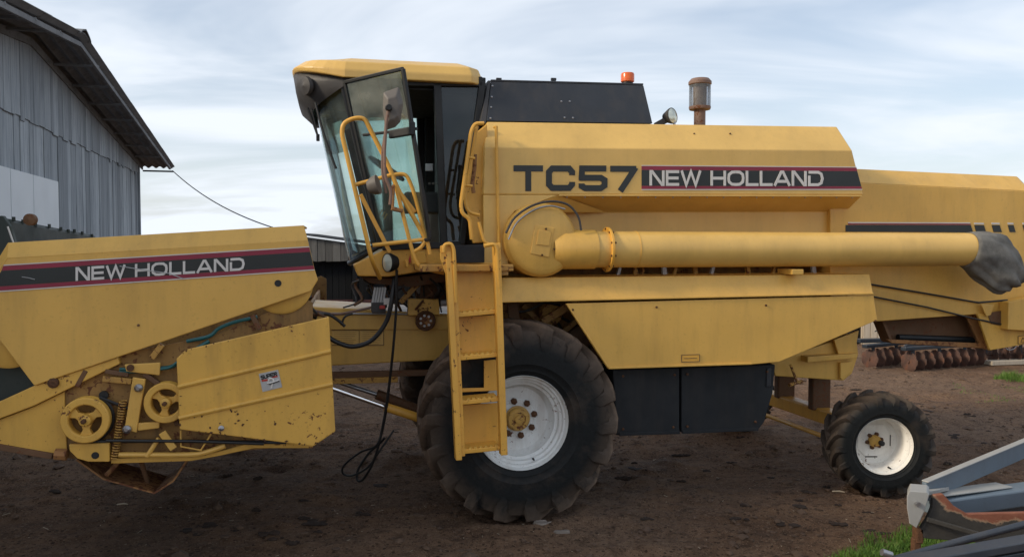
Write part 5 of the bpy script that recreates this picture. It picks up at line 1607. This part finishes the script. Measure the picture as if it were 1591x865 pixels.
# pulleys with three cut-outs
def pulley(px, py, rpx, v, spokes, rot):
    c = P(px, py, v); r_ = rpx / abs(P(px + 1, py, v).x - P(px, py, v).x) ** -1 if False else rpx * (P(px + 1, py, v) - P(px, py, v)).length
    mb = MB()
    mb.lathe([(r_ * .66, -.035), (r_ * .70, -.045), (r_ * .96, -.045), (r_, -.035), (r_ * .93, -.01), (r_ * .93, .01), (r_, .035), (r_ * .70, .04), (r_ * .66, .03), (r_ * .66, -.035)], c, (0, 1, 0), 48)
    mb.lathe([(r_ * .10, -.06), (r_ * .24, -.055), (r_ * .27, -.02), (r_ * .27, .03)], c, (0, 1, 0), 24)
    for k in range(spokes):
        t = rot + 2 * math.pi * k / spokes
        d = Vector((math.cos(t), 0, math.sin(t)))
        n_ = Vector((-math.sin(t), 0, math.cos(t)))
        l = [c + d * (r_ * .18) + n_ * r_ * .20, c + d * (r_ * .42) + n_ * r_ * .13, c + d * (r_ * .68) + n_ * r_ * .27, c + d * (r_ * .68) - n_ * r_ * .27, c + d * (r_ * .42) - n_ * r_ * .13, c + d * (r_ * .18) - n_ * r_ * .20]
        mb.prism([p + Vector((0, -.022, 0)) for p in l], (0, .04, 0))
    mb.lathe([(r_ * .68, .012), (r_ * .02, .012)], c, (0, 1, 0), 32) if False else None
    o = mb.build('pulley', M['yellow_chip'], header, .003, smooth=True)
    MB().lathe([(r_ * .11, -.05), (r_ * .11, -.085), (r_ * .07, -.09), (.0005, -.09)], c, (0, 1, 0), 6).build('pulley_nut', M['nut'], header)
    return c, r_
pc1, pr1 = pulley(135, 651, 39, HV - .08, 3, R(30))
pc2_, pr2 = pulley(259, 624, 34, HV - .08, 3, R(-10) + R(150))
# belt round the left pulley
mb = MB(); pts = [pc1 + Vector((pr1 * 1.01 * math.cos(t), .03, pr1 * 1.01 * math.sin(t))) for t in np.linspace(R(62), R(-95), 22)]
pts = [P(216, 641, HV - .05)] + pts[:1] + pts[1:] + [P(290, 685, HV - .05), P(445, 687, HV - .05)]
mb.tube(pts, .012, 6); mb.build('drive_belt', M['hose'], header, smooth=True)
rod('drive_belt', [(165, 684), (300, 685), (410, 689)], HV - .10, .011, M['hose'], header)
# lever, brackets, spring, rods
slab('lever_plate', [(206, 586), (226, 589), (212, 672), (193, 667)], HV - .09, .025, M['yellow'], header)
for p in ((216, 602), (198, 666)):
    MB().lathe([(.028, .0), (.028, -.02), (.012, -.035), (.0005, -.035)], P(p[0], p[1], HV - .09), (0, 1, 0), 10).build('bolt', M['steel'], header)
slab('bracket', [(193, 566), (249, 563), (248, 583), (196, 577)], HV - .07, .02, M['yellow'], header)
MB().lathe([(.024, .0), (.024, -.014), (.0005, -.014)], P(203, 571, HV - .07), (0, 1, 0), 10).build('bolt', M['nut'], header)
slab('bracket', [(214, 657), (248, 655), (247, 665), (214, 669)], HV - .08, .03, M['yellow'], header)
slab('foot_bracket', [(107, 690), (170, 688), (170, 717), (137, 717), (120, 712), (108, 700)], HV - .08, .03, M['yellow_chip'], header)
MB().lathe([(.0005, -.003), (.024, -.003), (.024, .01)], P(148, 707, HV - .081), (0, 1, 0), 14).build('hole', M['seal'], header)
a_, b_ = P(191, 622, HV - .06), P(178, 712, HV - .06)
sprp = []
for k in range(22 * 8):
    t = k / (22 * 8); q = a_.lerp(b_, t); an = 2 * math.pi * k / 8
    sprp.append(q + Vector((.022 * math.cos(an), .022 * math.sin(an), 0)))
MB().tube(sprp, .0055, 5).build('coil_spring', M['yellow_dirty'], header, smooth=True)
rod('linkage_rod', [(185, 706), (290, 706), (320, 702), (350, 692)], HV - .06, .018, M['yellow'], header, 3)
rod('linkage_rod', [(228, 709), (247, 680)], HV - .07, .016, M['yellow'], header)
rod('wire_frame', [(281, 668), (281, 693), (312, 699), (328, 674)], HV - .08, .007, M['yellow'], header)
strap('link_arm', ((252, 671), (270, 697)), HV - .09, .05, .02, M['yellow'], header)
slab('bottom_rail', [(172, 712), (300, 708), (345, 700), (395, 686), (486, 690), (486, 696), (395, 696), (340, 708), (296, 716), (172, 720)], HV - .03, .028, M['yellow_chip'], header)
rod('teal_hose', [(186, 577), (215, 576), (245, 572), (270, 568), (300, 545), (325, 530)], HV - .04, .014, M['teal'], header, 5)
rod('teal_hose', [(186, 573), (230, 574), (262, 571), (276, 562)], HV - .055, .010, M['teal'], header, 5)
rod('teal_hose', [(290, 530), (325, 522), (340, 510), (365, 500), (400, 492)], HV - .03, .013, M['teal'], header, 5)
for (pa, pb, w_) in (((236, 556), (252, 535), .04), ((392, 490), (404, 512), .035), ((224, 580), (252, 600), .035), ((120, 600), (134, 575), .03), ((268, 640), (276, 660), .03), ((160, 588), (205, 592), .04), ((164, 576), (200, 582), .03)):
    strap('strut', (pa, pb), HV - .04, w_, .03, M['brown'] if w_ < .04 else M['yellow_dirty'], header)
MB().lathe([(.03, 0), (.03, -.02), (.0005, -.02)], P(162, 613, HV - .01), (0, 1, 0), 12).build('hole', M['seal'], header)
# cables behind the cover's rear end
for k in range(7):
    x_ = 462 + k * 4
    rod('loose_hose', [(x_, 455 + k, -.55), (x_ - 3 + rr_.uniform(-6, 6), 470, -.45), (x_ + rr_.uniform(-6, 12), 486, -.35), (x_ + 14 + rr_.uniform(-5, 18), 492 + rr_.uniform(-4, 6), -.1)], 0, rr_.choice((.009, .012)), rr_.choice((M['hose'], M['brown'], M['dark_plastic'])), header, 5)
# skid shoe
sk_ = [P(a_, b_, HV + .12) for a_, b_ in ((118, 715), (160, 745), (240, 767), (270, 748), (292, 714))]
mb = MB(); n = len(sk_)
mb.loft([sk_, [p + Vector((0, .42, .0)) for p in sk_]], False, False)
skd = mb.build('skid_shoe', M['skid'], header, .0); sm = skd.modifiers.new('thick', 'SOLIDIFY'); sm.thickness = .012
rod('skid_stay', [(218, 712, HV + .2), (232, 758, HV + .3)], 0, .018, M['brown'], header)
rod('skid_stay', [(165, 738, HV + .15), (185, 716, HV + .15)], 0, .018, M['skid'], header)
# dark green reel behind the cover
rl0, rl1 = P(14, 338, -.45), P(150, 365, 1.6)
rv = [rl0, rl1, rl1 + Vector((.0, .05, -.55)), rl0 + Vector((.0, .05, -.55))]
reel = MB().loft([rv, [p + Vector((-.55, .0, -.05)) for p in rv]]).build('reel', M['green_bat'], header, .03)
for k in range(9):
    q = rl0.lerp(rl1, k / 9 + .04 + .03 * math.sin(k * 5.1)) - Vector((0, 0, .006 * (k % 3))); MB().tube([q + Vector((0, 0, -.02)), q + Vector((.0, 0, .012))], .012, 8).build('tine_clip', M['green_bat'], header)
MB().lathe([(.0005, -.03), (.042, -.02), (.042, .02), (.0005, .03)], rl0 + Vector((.12, .05, -.012)), (.1, 1, 0), 18).build('reel_bearing', M['brown'], header, smooth=True)
slab('reel_end', [(-40, 338), (4, 335), (16, 352), (24, 380), (10, 420), (-40, 480)], HV + .25, .05, M['green_bat'], header)
rod('white_rod', [(12, 352), (22, 380)], HV + .2, .006, M['decal_white'], header)
slab('reel_shield', [(-50, 555), (30, 545), (60, 600), (40, 620), (0, 640), (-50, 650)], HV + .10, .02, M['green_bat'], header)
